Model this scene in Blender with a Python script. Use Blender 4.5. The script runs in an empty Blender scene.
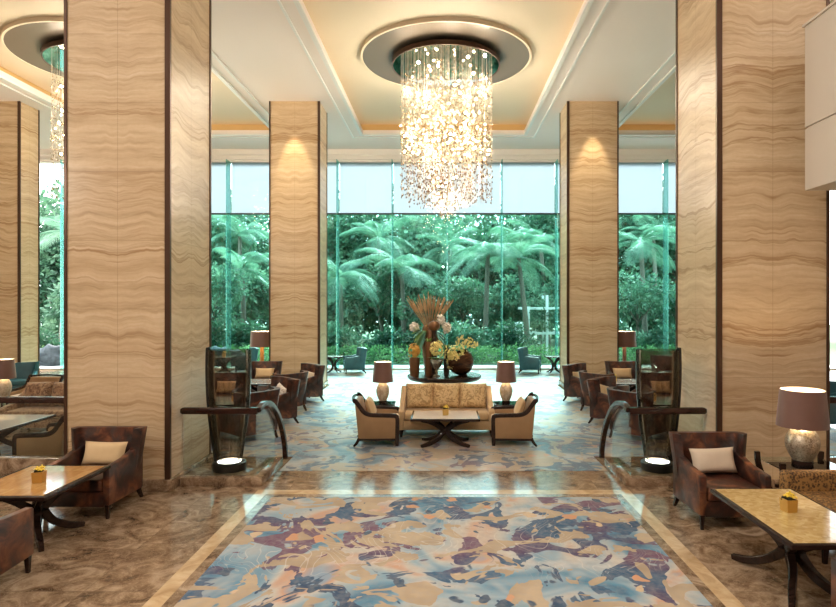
import bpy, bmesh, math, random
from mathutils import Vector, Matrix, noise as mnoise
random.seed(11)
PI = math.pi
sc = bpy.context.scene
col = sc.collection

# ------------------------------------------------------------------ mesh helpers
class MB:
    def __init__(s):
        s.v = []; s.f = []
    def add(s, vs, fs):
        o = len(s.v)
        s.v += [tuple(p) for p in vs]
        s.f += [tuple(i + o for i in f) for f in fs]
        return s
    def box(s, x0, x1, y0, y1, z0, z1, bev=0.0, seg=2):
        bm = bmesh.new()
        bmesh.ops.create_cube(bm, size=1.0)
        for v in bm.verts:
            v.co = Vector(((x0 + x1) / 2 + v.co.x * (x1 - x0), (y0 + y1) / 2 + v.co.y * (y1 - y0), (z0 + z1) / 2 + v.co.z * (z1 - z0)))
        if bev > 0:
            bmesh.ops.bevel(bm, geom=bm.edges[:], offset=bev, segments=seg, affect='EDGES', profile=0.5)
        return s.bm(bm)
    def bm(s, bm):
        bm.verts.index_update()
        s.add([v.co[:] for v in bm.verts], [[v.index for v in f.verts] for f in bm.faces])
        bm.free()
        return s
    def prism(s, pts, axis, a0, a1, bev=0.0):
        """closed outline pts (2-D) extruded along AXIS between a0 and a1"""
        def P(p, a):
            if axis == 'x': return (a, p[0], p[1])
            if axis == 'y': return (p[0], a, p[1])
            return (p[0], p[1], a)
        bm = bmesh.new()
        lo = [bm.verts.new(P(p, a0)) for p in pts]; hi = [bm.verts.new(P(p, a1)) for p in pts]
        n = len(pts)
        bm.faces.new(lo); bm.faces.new(hi[::-1])
        for i in range(n):
            bm.faces.new((lo[i], hi[i], hi[(i + 1) % n], lo[(i + 1) % n]))
        bmesh.ops.recalc_face_normals(bm, faces=bm.faces[:])
        if bev > 0:
            es = [e for e in bm.edges if e.calc_face_angle(0) > 0.5]
            bmesh.ops.bevel(bm, geom=es, offset=bev, segments=2, affect='EDGES', profile=0.5)
        return s.bm(bm)
    def lathe(s, prof, n=32, sx=1.0, sy=1.0, c=(0, 0, 0), cap=True):
        o = []
        for r, z in prof:
            for k in range(n):
                a = 2 * PI * k / n
                o.append((c[0] + r * sx * math.cos(a), c[1] + r * sy * math.sin(a), c[2] + z))
        fs = []
        for i in range(len(prof) - 1):
            for k in range(n):
                k2 = (k + 1) % n
                fs.append((i * n + k, i * n + k2, (i + 1) * n + k2, (i + 1) * n + k))
        if cap:
            if prof[0][0] > 1e-5: fs.append(tuple(range(n - 1, -1, -1)))
            m = (len(prof) - 1) * n
            if prof[-1][0] > 1e-5: fs.append(tuple(range(m, m + n)))
        return s.add(o, fs)
    def tube(s, pts, r, n=8, sub=0, sec=None, up=(0, 0, 1), closed_ends=True):
        """tube through pts; r radius or list; sec=(w,h) half sizes for a rectangular section (w across, h along the up side)"""
        pts = [Vector(p) for p in pts]
        if not isinstance(r, (list, tuple)): r = [r] * len(pts)
        if sub:
            q, rr = [], []
            for i in range(len(pts) - 1):
                p0 = pts[max(i - 1, 0)]; p1 = pts[i]; p2 = pts[i + 1]; p3 = pts[min(i + 2, len(pts) - 1)]
                for k in range(sub):
                    t = k / sub
                    q.append(0.5 * ((2 * p1) + (p2 - p0) * t + (2 * p0 - 5 * p1 + 4 * p2 - p3) * t * t + (3 * p1 - p0 - 3 * p2 + p3) * t ** 3))
                    rr.append(r[i] * (1 - t) + r[i + 1] * t)
            q.append(pts[-1]); rr.append(r[-1]); pts, r = q, rr
        vs, fs = [], []
        ref = Vector(up)
        for i, p in enumerate(pts):
            t = (pts[min(i + 1, len(pts) - 1)] - pts[max(i - 1, 0)]).normalized()
            a = t.cross(ref)
            if a.length < 1e-3: a = t.cross(Vector((1, 0, 0)) if abs(t.x) < .9 else Vector((0, 1, 0)))
            a.normalize(); b = a.cross(t).normalized()
            if sec:
                w, h = sec[0] * r[i], sec[1] * r[i]
                m = .8
                for u, v in ((-w, -h * m), (-w * m, -h), (w * m, -h), (w, -h * m), (w, h * m), (w * m, h), (-w * m, h), (-w, h * m)):
                    vs.append(p + a * u + b * v)
            else:
                for k in range(n):
                    g = 2 * PI * k / n
                    vs.append(p + (a * math.cos(g) + b * math.sin(g)) * r[i])
        m = 8 if sec else n
        for i in range(len(pts) - 1):
            for k in range(m):
                fs.append((i * m + k, i * m + (k + 1) % m, (i + 1) * m + (k + 1) % m, (i + 1) * m + k))
        if closed_ends:
            fs.append(tuple(range(m - 1, -1, -1))); e = (len(pts) - 1) * m
            fs.append(tuple(range(e, e + m)))
        return s.add(vs, fs)
    def grid(s, fn, nu, nv):
        vs = [fn(i / nu, j / nv) for j in range(nv + 1) for i in range(nu + 1)]
        fs = [(j * (nu + 1) + i, j * (nu + 1) + i + 1, (j + 1) * (nu + 1) + i + 1, (j + 1) * (nu + 1) + i) for j in range(nv) for i in range(nu)]
        return s.add(vs, fs)
    def ball(s, c, r, nu=16, nv=10, sc3=(1, 1, 1), jit=0):
        vs, fs = [], []
        for j in range(nv + 1):
            th = PI * j / nv
            for i in range(nu):
                ph = 2 * PI * i / nu
                d = Vector((math.sin(th) * math.cos(ph), math.sin(th) * math.sin(ph), math.cos(th)))
                k = 1 + (jit * mnoise.noise(d * 1.7 + Vector(c)) if jit else 0)
                vs.append((c[0] + r * k * d.x * sc3[0], c[1] + r * k * d.y * sc3[1], c[2] + r * k * d.z * sc3[2]))
        for j in range(nv):
            for i in range(nu):
                fs.append((j * nu + i, (j + 1) * nu + i, (j + 1) * nu + (i + 1) % nu, j * nu + (i + 1) % nu))
        return s.add(vs, fs)
    def pillow(s, w, h, t, M=None, n=14, pinch=.07):
        M = M or Matrix()
        for sg in (1, -1):
            def fn(a, b):
                u, v = 2 * a - 1, 2 * b - 1
                k = 1 - pinch * (1 - u * u) * v * v; k2 = 1 - pinch * (1 - v * v) * u * u
                th = t / 2 * (max(0, 1 - u ** 4) ** .55) * (max(0, 1 - v ** 4) ** .55)
                return M @ Vector((w / 2 * u * k2, sg * th, h / 2 * v * k))
            s.grid(fn, n, n)
        return s
    def xf(s, M):
        s.v = [tuple(M @ Vector(p)) for p in s.v]
        return s
    def mesh(s, name, mat, smooth=True, angle=40):
        me = bpy.data.meshes.new(name)
        me.from_pydata(s.v, [], s.f)
        bm = bmesh.new(); bm.from_mesh(me)
        bmesh.ops.remove_doubles(bm, verts=bm.verts[:], dist=1e-5)
        bmesh.ops.recalc_face_normals(bm, faces=bm.faces[:])
        bm.to_mesh(me); bm.free()
        if mat: me.materials.append(mat)
        if smooth:
            for p in me.polygons: p.use_smooth = True
            me.set_sharp_from_angle(angle=math.radians(angle))
        return me
    def raw(s, name, mat):
        me = bpy.data.meshes.new(name); me.from_pydata(s.v, [], s.f); me.materials.append(mat)
        return me
    def obj(s, name, mat, parent=None, loc=(0, 0, 0), rot=(0, 0, 0), smooth=True, angle=40, raw=False):
        o = bpy.data.objects.new(name, s.raw(name, mat) if raw else s.mesh(name, mat, smooth, angle))
        col.objects.link(o); o.location = loc; o.rotation_euler = rot
        if parent: o.parent = parent
        return o

def thing(name, label, cat, loc=(0, 0, 0), rz=0.0, group=None):
    o = bpy.data.objects.new(name, None); col.objects.link(o)
    o.empty_display_size = .1
    o.location = loc; o.rotation_euler = (0, 0, rz)
    o['label'] = label; o['category'] = cat
    if group: o['group'] = group
    return o
def tag(o, label, cat, group=None):
    o['label'] = label; o['category'] = cat
    if group: o['group'] = group
    return o
def struct(o):
    o['kind'] = 'structure'; return o
def dup(root, loc, rz, label, group=None):
    kids = {}
    for o in bpy.data.objects:
        if o.parent: kids.setdefault(o.parent.name, []).append(o)
    def rec(o, par):
        c = o.copy(); col.objects.link(c)
        if par: c.parent = par
        for k in kids.get(o.name, []): rec(k, c)
        return c
    r = rec(root, None)
    r.location = loc; r.rotation_euler = (0, 0, rz); r['label'] = label
    if group: r['group'] = group
    return r

# ------------------------------------------------------------------ materials
def new_mat(name):
    m = bpy.data.materials.new(name); m.use_nodes = True
    nt = m.node_tree
    for n in list(nt.nodes): nt.nodes.remove(n)
    out = nt.nodes.new('ShaderNodeOutputMaterial')
    return m, nt, out
class NT:
    def __init__(s, nt): s.nt = nt
    def n(s, typ, **kw):
        nd = s.nt.nodes.new(typ)
        for k, v in kw.items():
            if k in nd.inputs: s.set(nd.inputs[k], v)
            else: setattr(nd, k, v)
        return nd
    def set(s, inp, v):
        if isinstance(v, bpy.types.NodeSocket): s.nt.links.new(v, inp)
        else: inp.default_value = v
    def math(s, op, a, b=0.0, c=None):
        nd = s.nt.nodes.new('ShaderNodeMath'); nd.operation = op
        s.set(nd.inputs[0], a); s.set(nd.inputs[1], b)
        if c is not None: s.set(nd.inputs[2], c)
        return nd.outputs[0]
    def mix(s, f, a, b):
        nd = s.nt.nodes.new('ShaderNodeMix'); nd.data_type = 'RGBA'
        s.set(nd.inputs[0], f)
        s.set(nd.inputs[6], a if isinstance(a, bpy.types.NodeSocket) else (*a[:3], 1)); s.set(nd.inputs[7], b if isinstance(b, bpy.types.NodeSocket) else (*b[:3], 1))
        return nd.outputs[2]
    def noise(s, vec, scale, detail=2.0, rough=.5, dist=0.0, col=False):
        nd = s.nt.nodes.new('ShaderNodeTexNoise')
        s.set(nd.inputs['Vector'], vec)
        nd.inputs['Scale'].default_value = scale; nd.inputs['Detail'].default_value = detail
        nd.inputs['Roughness'].default_value = rough; nd.inputs['Distortion'].default_value = dist
        return nd.outputs['Color' if col else 'Fac']
    def ramp(s, f, stops, interp='LINEAR'):
        nd = s.nt.nodes.new('ShaderNodeValToRGB'); s.set(nd.inputs[0], f)
        cr = nd.color_ramp; cr.interpolation = interp
        while len(cr.elements) < len(stops): cr.elements.new(.5)
        for e, (p, c) in zip(cr.elements, stops):
            e.position = p; e.color = (*c[:3], 1) if isinstance(c, (tuple, list)) else (c, c, c, 1)
        return nd.outputs[0]
    def coord(s, kind='Object'):
        return s.nt.nodes.new('ShaderNodeTexCoord').outputs[kind]
    def mapping(s, vec, scale=(1, 1, 1), loc=(0, 0, 0), rot=(0, 0, 0)):
        nd = s.nt.nodes.new('ShaderNodeMapping'); s.set(nd.inputs['Vector'], vec)
        nd.inputs['Scale'].default_value = scale; nd.inputs['Location'].default_value = loc; nd.inputs['Rotation'].default_value = rot
        return nd.outputs[0]
    def sep(s, vec):
        nd = s.nt.nodes.new('ShaderNodeSeparateXYZ'); s.set(nd.inputs[0], vec); return nd.outputs
    def comb(s, x, y, z):
        nd = s.nt.nodes.new('ShaderNodeCombineXYZ')
        for i, v in enumerate((x, y, z)): s.set(nd.inputs[i], v)
        return nd.outputs[0]
    def bump(s, h, strength=.2, dist=.01):
        nd = s.nt.nodes.new('ShaderNodeBump'); s.set(nd.inputs['Height'], h)
        nd.inputs['Strength'].default_value = strength; nd.inputs['Distance'].default_value = dist
        return nd.outputs[0]
def pbr(name, base, rough=.5, metal=0.0, spec=.5, fn=None, sheen=0.0, coat=0.0):
    m, nt, out = new_mat(name)
    b = nt.nodes.new('ShaderNodeBsdfPrincipled'); nt.links.new(b.outputs[0], out.inputs[0])
    b.inputs['Base Color'].default_value = (*base, 1); b.inputs['Roughness'].default_value = rough
    b.inputs['Metallic'].default_value = metal; b.inputs['Specular IOR Level'].default_value = spec
    b.inputs['Sheen Weight'].default_value = sheen; b.inputs['Coat Weight'].default_value = coat
    if fn: fn(NT(nt), b)
    m.diffuse_color = (*base, 1)
    return m

def f_onyx(t, b):
    x, y, z = t.sep(t.coord())
    info = t.n('ShaderNodeObjectInfo').outputs['Random']
    off = t.math('MULTIPLY', info, 37.0)
    ax = t.math('ABSOLUTE', x); ay = t.math('ABSOLUTE', y)
    # slab row: each 0.88 m slab of the same block, a little shifted
    warpv = t.comb(t.math('MULTIPLY', ax, 1.3), t.math('MULTIPLY', ay, 1.3), t.math('ADD', t.math('MULTIPLY', z, .55), off))
    w = t.noise(warpv, 1.0, 2.0, .5)
    w2 = t.noise(warpv, 6.0, 2.0, .5)
    zz = t.math('ADD', z, t.math('MULTIPLY', w, .42))
    zz = t.math('ADD', zz, t.math('MULTIPLY', w2, .05))
    zz = t.math('ADD', zz, off)
    v1 = t.comb(t.math('MULTIPLY', ax, .08), t.math('MULTIPLY', ay, .08), zz)
    broad = t.noise(v1, 1.5, 1.0, .5)
    fine = t.noise(v1, 11.0, 4.0, .68)
    lines = t.ramp(t.noise(t.comb(t.math('MULTIPLY', ax, .05), t.math('MULTIPLY', ay, .05), zz), 14.0, 1.0, .5), [(.50, 0), (.58, 1), (.62, .1), (.66, .8), (.70, 0)])
    gate = t.ramp(broad, [(.44, 0.05), (.60, 1)])
    fine = t.math('ADD', t.math('MULTIPLY', t.math('SUBTRACT', fine, .5), .95), .53)
    grain = t.noise(t.coord(), 26.0, 3.0, .6)
    base = t.ramp(fine, [(.28, (.40, .275, .16)), (.45, (.565, .415, .255)), (.58, (.645, .50, .32)), (.8, (.75, .62, .44))])
    c = t.mix(t.math('MULTIPLY', lines, t.math('MULTIPLY', gate, .88)), base, (.30, .155, .06))
    c = t.mix(t.math('MULTIPLY', t.ramp(broad, [(.38, 0), (.7, 1)]), .22), c, (.50, .33, .18))
    c = t.mix(t.math('MULTIPLY', t.ramp(grain, [(.42, 0), (.7, 1)]), .12), c, (.45, .28, .14))
    # slab joints
    fz = t.math('FRACT', t.math('DIVIDE', t.math('ADD', z, .75), .88))
    j = t.math('LESS_THAN', t.math('ABSOLUTE', t.math('SUBTRACT', fz, .5)), .0045)
    j2 = t.math('LESS_THAN', t.math('MINIMUM', ax, ay), .0035)
    jj = t.math('MAXIMUM', j, j2)
    c = t.mix(t.math('MULTIPLY', jj, .4), c, (.28, .16, .08))
    t.set(b.inputs['Base Color'], c)
def f_marble(t, b):
    v = t.coord()
    x, y, z = t.sep(v)
    tx = t.math('FLOOR', t.math('DIVIDE', x, 1.0)); ty = t.math('FLOOR', t.math('DIVIDE', y, 1.0))
    rnd = t.noise(t.comb(tx, ty, 0.3), 7.3, 0.0)
    vv = t.n('ShaderNodeVectorMath', operation='ADD'); t.set(vv.inputs[0], v); t.set(vv.inputs[1], t.comb(t.math('MULTIPLY', rnd, 40), t.math('MULTIPLY', rnd, 23), 0))
    v2 = vv.outputs[0]
    n1 = t.noise(v2, 3.2, 6.0, .62, 1.6)
    n2 = t.noise(v2, 8.0, 5.0, .6, 2.0)
    c = t.ramp(n1, [(.30, (.075, .042, .022)), (.43, (.17, .105, .06)), (.53, (.27, .18, .11)), (.62, (.37, .265, .175)), (.75, (.50, .39, .28))])
    vein = t.ramp(t.math('ABSOLUTE', t.math('SUBTRACT', n2, .5)), [(0.0, 1), (.012, .5), (.035, 0)])
    c = t.mix(t.math('MULTIPLY', vein, .4), c, (.56, .43, .29))
    e = t.math('MINIMUM', t.math('FRACT', x), t.math('FRACT', y))
    c = t.mix(t.math('MULTIPLY', t.math('LESS_THAN', e, .006), .5), c, (.08, .05, .03))
    t.set(b.inputs['Base Color'], c)
def f_goldstone(t, b):
    v = t.mapping(t.coord(), (1.2, 1.2, 1))
    n = t.noise(v, 3.0, 5.0, .6, 1.2)
    t.set(b.inputs['Base Color'], t.ramp(n, [(.3, (.42, .275, .14)), (.5, (.58, .415, .24)), (.7, (.70, .54, .35))]))
def carpet_fn(light):
    def f(t, b):
        v = t.coord()
        soft = t.noise(v, .75, 3.0, .55, 1.0)
        soft2 = t.noise(t.mapping(v, loc=(7, 3, 1)), 1.1, 3.0, .55, .8)
        c = t.ramp(soft, [(.33, (.02, .11, .21)), (.42, (.085, .25, .38)), (.49, (.30, .41, .48)), (.56, (.51, .485, .43)), (.61, (.55, .315, .20)), (.67, (.22, .33, .44))])
        c = t.mix(t.ramp(soft2, [(.54, 0), (.68, .8)]), c, (.62, .585, .53))
        # deep navy and aubergine islands
        nv = t.noise(t.mapping(v, loc=(3, 9, 0)), 1.75, 3.0, .55, 1.5)
        mk = t.ramp(nv, [(.53, 0), (.545, 1)])
        hue = t.noise(t.mapping(v, loc=(1, 2, 5)), .8, 1.0, .5)
        dark = t.ramp(hue, [(.38, (.006, .045, .115)), (.47, (.014, .085, .18)), (.54, (.06, .032, .10)), (.62, (.14, .06, .115))])
        dark = t.mix(t.ramp(t.noise(v, 5.0, 3.0), [(.45, 0), (.75, .32)]), dark, (.12, .20, .30))
        c = t.mix(mk, c, dark)
        # tan islands
        nt_ = t.noise(t.mapping(v, loc=(11, 4, 2)), 1.8, 3.0, .55, 1.3)
        mt = t.ramp(nt_, [(.54, 0), (.549, 1)])
        tan = t.ramp(t.noise(v, 3.0, 3.0), [(.3, (.37, .275, .175)), (.6, (.49, .38, .25))])
        c = t.mix(mt, c, tan)
        # loose leaf flecks
        vo = t.n('ShaderNodeTexVoronoi', Scale=4.4, Randomness=1.0)
        wv = t.n('ShaderNodeVectorMath', operation='ADD'); t.set(wv.inputs[0], v); t.set(wv.inputs[1], t.mapping(t.noise(v, 5.0, 2.0, .5, 0, True), (.22, .22, 0)))
        t.set(vo.inputs['Vector'], t.mapping(wv.outputs[0], (1, .75, 1)))
        fl = t.ramp(vo.outputs['Distance'], [(.25, 1), (.28, 0)])
        rc = t.sep(vo.outputs['Color'])[0]
        fl = t.math('MULTIPLY', fl, t.math('GREATER_THAN', rc, .58))
        flc = t.ramp(t.sep(vo.outputs['Color'])[1], [(.3, (.02, .065, .13)), (.5, (.60, .30, .15)), (.75, (.62, .47, .30))], 'CONSTANT')
        c = t.mix(fl, c, flc)
        # swirling pale contour lines
        ln = t.noise(t.mapping(v, loc=(5, 5, 8)), 1.1, 1.0, .4, 2.2)
        fr = t.math('ABSOLUTE', t.math('SUBTRACT', t.math('FRACT', t.math('MULTIPLY', ln, 12.0)), .5))
        li = t.ramp(fr, [(0.0, 1), (.035, .6), (.07, 0)])
        lg = t.ramp(t.noise(t.mapping(v, loc=(2, 8, 8)), .75, 1.0), [(.5, 0), (.6, 1)])
        c = t.mix(t.math('MULTIPLY', t.math('MULTIPLY', li, lg), .55), c, (.70, .66, .60))
        if light > 0: c = t.mix(light, c, (.74, .72, .70))
        c = t.mix(t.math('MULTIPLY', t.ramp(t.noise(v, 14.0, 4.0, .65), [(.4, 0), (.7, 1)]), .35), c, (.36, .33, .31))
        t.set(b.inputs['Base Color'], c)
        t.set(b.inputs['Normal'], t.bump(t.noise(v, 240.0, 2.0), .25, .004))
    return f
def f_leather(t, b):
    v = t.coord()
    n = t.noise(v, 4.2, 4.0, .6, .8)
    n2 = t.noise(t.mapping(v, loc=(3, 1, 2)), 5.5, 3.0, .6, .5)
    c = t.ramp(n, [(.34, (.012, .007, .006)), (.45, (.040, .014, .009)), (.55, (.10, .030, .015)), (.66, (.21, .08, .035))])
    c = t.mix(t.ramp(n2, [(.52, 0), (.68, .8)]), c, (.045, .035, .033))
    t.set(b.inputs['Base Color'], c)
    t.set(b.inputs['Normal'], t.bump(t.noise(v, 90.0, 3.0), .12, .004))
    t.set(b.inputs['Roughness'], t.ramp(n2, [(.3, .30), (.7, .48)]))
def f_wood(c0, c1, sc=1.0):
    def f(t, b):
        v = t.mapping(t.coord(), (3 * sc, 18 * sc, 18 * sc))
        n = t.noise(v, 1.4, 4.0, .6, .6)
        t.set(b.inputs['Base Color'], t.ramp(n, [(.3, c0), (.7, c1)]))
    return f
def f_burl(c0, c1, c2):
    def f(t, b):
        v = t.coord()
        vo = t.n('ShaderNodeTexVoronoi', Scale=26.0); t.set(vo.inputs['Vector'], v)
        n = t.noise(v, 9.0, 4.0, .6, 1.0)
        a = t.ramp(t.sep(vo.outputs['Color'])[0], [(0, c0), (.5, c1), (1, c2)])
        c = t.mix(t.ramp(n, [(.4, 0), (.7, .5)]), a, c0)
        t.set(b.inputs['Base Color'], c)
    return f
def f_honey(t, b):
    v = t.coord(); x, y, z = t.sep(v)
    n = t.noise(t.mapping(v, (14, 3, 3)), 1.6, 4.0, .6, .8)
    ck = t.n('ShaderNodeTexChecker', Scale=3.2); t.set(ck.inputs['Vector'], v)
    ck.inputs['Color1'].default_value = (.56, .30, .10, 1); ck.inputs['Color2'].default_value = (.64, .37, .135, 1)
    c = t.mix(t.ramp(n, [(.35, 0), (.7, .6)]), ck.outputs['Color'], (.36, .17, .05))
    t.set(b.inputs['Base Color'], c)
def f_floral(c0, c1, c2, s=1.0):
    def f(t, b):
        v = t.coord()
        n = t.noise(v, 9.0 * s, 3.0, .55, 1.6)
        n2 = t.noise(t.mapping(v, loc=(4, 4, 4)), 15.0 * s, 2.0, .5, 1.8)
        c = t.ramp(n, [(.38, c0), (.47, c1), (.6, c1), (.66, c2)])
        c = t.mix(t.ramp(n2, [(.56, 0), (.6, .7)]), c, c2)
        t.set(b.inputs['Base Color'], c)
        t.set(b.inputs['Normal'], t.bump(t.noise(v, 300.0, 2.0), .2, .002))
    return f
def f_cloth(c0, c1, s=120.0):
    def f(t, b):
        v = t.coord()
        n = t.noise(v, s, 2.0)
        w = t.noise(v, 6.0, 2.0)
        t.set(b.inputs['Base Color'], t.mix(t.ramp(w, [(.3, 0), (.7, .6)]), c0, c1))
        t.set(b.inputs['Normal'], t.bump(n, .25, .003))
    return f
def f_leopard(t, b):
    v = t.coord()
    vo = t.n('ShaderNodeTexVoronoi', Scale=42.0); t.set(vo.inputs['Vector'], v)
    m = t.ramp(vo.outputs['Distance'], [(.48, 1), (.58, 0)])
    n = t.noise(v, 60.0, 2.0)
    c = t.mix(t.math('MULTIPLY', m, t.ramp(n, [(.4, .5), (.55, 1)])), (.33, .175, .05), (.05, .022, .010))
    t.set(b.inputs['Base Color'], c)
def f_plaster(c):
    def f(t, b):
        n = t.noise(t.coord(), .8, 3.0)
        t.set(b.inputs['Base Color'], t.mix(t.math('MULTIPLY', n, .12), c, (c[0] * .9, c[1] * .9, c[2] * .88)))
    return f
def f_leaf(c0, c1, c2):
    def f(t, b):
        n = t.noise(t.coord(), 1.1, 2.0)
        n2 = t.noise(t.coord(), 9.0, 2.0)
        c = t.ramp(n, [(.32, c0), (.5, c1), (.7, c2)])
        t.set(b.inputs['Base Color'], t.mix(t.ramp(n2, [(.4, 0), (.7, .5)]), c, c0))
    return f
def leaf_mat(name, c0, c1, c2):
    """thin leaves: diffuse with light passing through"""
    m, nt, out = new_mat(name); t = NT(nt)
    n = t.noise(t.coord(), 1.3, 2.0); n2 = t.noise(t.coord(), 9.0, 2.0)
    c = t.ramp(n, [(.32, c0), (.5, c1), (.68, c2)])
    c = t.mix(t.ramp(n2, [(.4, 0), (.7, .45)]), c, c0)
    d = t.n('ShaderNodeBsdfPrincipled'); t.set(d.inputs['Base Color'], c); d.inputs['Roughness'].default_value = .45
    tr = t.n('ShaderNodeBsdfTranslucent'); t.set(tr.inputs[0], c)
    mx = t.n('ShaderNodeMixShader'); mx.inputs[0].default_value = .4
    nt.links.new(d.outputs[0], mx.inputs[1]); nt.links.new(tr.outputs[0], mx.inputs[2]); nt.links.new(mx.outputs[0], out.inputs[0])
    return m
def glass_mat(name, tint, gloss=(1, 1, 1), rough=0.0, ior=1.45, boost=1.0, noise_s=0):
    m, nt, out = new_mat(name); t = NT(nt)
    tr = t.n('ShaderNodeBsdfTransparent'); tr.inputs[0].default_value = (*tint, 1)
    if noise_s:
        n = t.noise(t.mapping(t.coord(), (1, 1, .35)), noise_s, 3.0, .6, 1.0)
        t.set(tr.inputs[0], t.ramp(n, [(.35, tint), (.7, tuple(min(.97, c * 1.25) for c in tint))]))
    g = t.n('ShaderNodeBsdfGlossy'); g.inputs['Roughness'].default_value = rough; g.inputs['Color'].default_value = (*gloss, 1)
    fr = t.n('ShaderNodeFresnel'); fr.inputs['IOR'].default_value = ior
    mx = t.n('ShaderNodeMixShader'); t.set(mx.inputs[0], t.math('MULTIPLY', fr.outputs[0], boost))
    nt.links.new(tr.outputs[0], mx.inputs[1]); nt.links.new(g.outputs[0], mx.inputs[2]); nt.links.new(mx.outputs[0], out.inputs[0])
    return m
def emit_mat(name, c, s, sample=True):
    m, nt, out = new_mat(name)
    e = nt.nodes.new('ShaderNodeEmission'); e.inputs[0].default_value = (*c, 1); e.inputs[1].default_value = s
    nt.links.new(e.outputs[0], out.inputs[0])
    if not sample: m.cycles.emission_sampling = 'NONE'
    return m

ONYX = pbr('onyx_stone', (.72, .55, .34), .28, spec=.33, fn=f_onyx)
BRONZE = pbr('dark_bronze', (.085, .045, .028), .32, .55)
MARBLE = pbr('brown_marble', (.25, .17, .1), .17, spec=.45, fn=f_marble)
MARBLE_EDGE = pbr('brown_marble_edge', (.2, .13, .08), .12, spec=.5, fn=f_marble)
GOLDSTONE = pbr('gold_limestone', (.6, .4, .19), .12, fn=f_goldstone)
PLASTER = pbr('warm_plaster', (.88, .80, .74), .6, fn=f_plaster((.90, .80, .745)))
SAND = pbr('sand_plaster', (.74, .62, .46), .6, fn=f_plaster((.76, .65, .49)))
OCHRE = pbr('ochre_cove', (.62, .42, .18), .5)
WHITE = pbr('white_paint', (.84, .83, .80), .5)
BALC = pbr('beige_panel', (.63, .57, .48), .55, fn=f_plaster((.56, .50, .42)))
CARPET = pbr('lounge_carpet', (.4, .4, .42), .34, spec=.45, sheen=.1, fn=carpet_fn(.06))
RUG = pbr('hall_rug', (.4, .4, .42), .8, spec=.12, fn=carpet_fn(.06))
LEATHER = pbr('brown_leather', (.1, .04, .02), .4, spec=.5, fn=f_leather)
LEGWOOD = pbr('espresso_wood', (.022, .012, .009), .25, spec=.3, fn=f_wood((.013, .007, .006), (.035, .018, .012)))
RAILWOOD = pbr('rail_wood', (.03, .012, .009), .2, fn=f_wood((.016, .007, .006), (.045, .018, .012)))
HONEY = pbr('honey_veneer', (.6, .34, .12), .17, spec=.55, fn=f_honey, coat=.4)
BURL = pbr('gold_burl', (.6, .42, .16), .2, spec=.5, fn=f_burl((.50, .33, .12), (.62, .44, .18), (.70, .53, .25)), coat=.3)
PALETOP = pbr('pale_stone_top', (.80, .70, .62), .2, spec=1.0, coat=1.0, fn=f_burl((.88, .84, .80), (.91, .87, .84), (.93, .90, .87)))
GOLDFLORAL = pbr('gold_floral_fabric', (.5, .33, .14), .7, sheen=.2, fn=f_floral((.46, .29, .12), (.74, .55, .29), (.38, .22, .09)))
BROWNFLORAL = pbr('brown_floral_fabric', (.3, .18, .1), .7, sheen=.2, fn=f_floral((.12, .055, .03), (.28, .165, .09), (.46, .31, .18), 1.2))
TANSOFA = pbr('tan_upholstery', (.42, .27, .13), .62, sheen=.2, fn=f_cloth((.56, .385, .20), (.47, .305, .15)))
TANCHAIR = pbr('tan_weave', (.40, .25, .115), .6, sheen=.15, fn=f_cloth((.33, .195, .09), (.26, .15, .065)))
CREAM = pbr('cream_cushion', (.72, .52, .28), .6, sheen=.2, fn=f_cloth((.70, .515, .29), (.60, .42, .215)))
PALECUSHION = pbr('pale_cushion', (.74, .62, .48), .6, sheen=.2, fn=f_cloth((.74, .62, .48), (.66, .53, .39)))
PRINTCUSHION = pbr('printed_cushion', (.75, .68, .6), .6, sheen=.2, fn=f_floral((.78, .72, .66), (.76, .69, .62), (.42, .30, .22), 1.0))
LEOPARD = pbr('leopard_fabric', (.4, .22, .07), .65, fn=f_leopard)
TEAL = pbr('teal_leather', (.02, .10, .13), .4, fn=f_cloth((.022, .105, .135), (.014, .06, .08), 60))
SHADE = pbr('mauve_shade', (.21, .115, .095), .42, sheen=.3, fn=f_cloth((.18, .095, .075), (.15, .075, .058), 200))
DARKSHADE = pbr('brown_shade', (.12, .045, .028), .45, fn=f_cloth((.13, .05, .03), (.10, .035, .022), 200))
SHADEIN = pbr('shade_lining', (.88, .84, .78), .7)
SILVER = pbr('silver_crackle', (.52, .46, .36), .3, .65, fn=lambda t, b: (t.set(b.inputs['Base Color'], t.ramp(t.noise(t.coord(), 26, 4, .6, 2.5), [(.35, (.25, .20, .14)), (.5, (.52, .46, .36)), (.65, (.72, .66, .54))])), t.set(b.inputs['Normal'], t.bump(t.noise(t.coord(), 40, 3, .6, 2), .4, .006))))
CERAMIC = pbr('pale_ceramic', (.62, .52, .38), .3, fn=f_burl((.46, .36, .24), (.60, .50, .37), (.70, .62, .49)))
BRASS = pbr('brass_pot', (.62, .40, .12), .3, .75)
SOIL = pbr('dark_moss', (.03, .025, .012), .9)
PETAL = pbr('yellow_petal', (.80, .56, .05), .5)
PALEPETAL = pbr('yellow_orchid', (.88, .74, .30), .5)
WHITEPETAL = pbr('white_petal', (.86, .80, .72), .5)
STRAW = pbr('dried_plume', (.46, .28, .14), .8, fn=f_cloth((.52, .33, .17), (.30, .15, .06), 30))
COPPER = pbr('copper_lustre', (.21, .10, .048), .3, .6)
DARKPOT = pbr('dark_pot', (.045, .022, .014), .3)
BLACK = pbr('black_metal', (.012, .012, .013), .35)
STEEL = pbr('brushed_ring', (.17, .135, .10), .4, .4)
MIRROR = pbr('mirror', (.80, .88, .88), .03, 1.0)
CHROME = pbr('chrome', (.45, .45, .46), .15, 1.0)
LEAFGREEN = pbr('glossy_leaf', (.20, .36, .09), .4)
WINGLASS = glass_mat('window_glass', (.69, .93, .925), ior=1.3)
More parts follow.
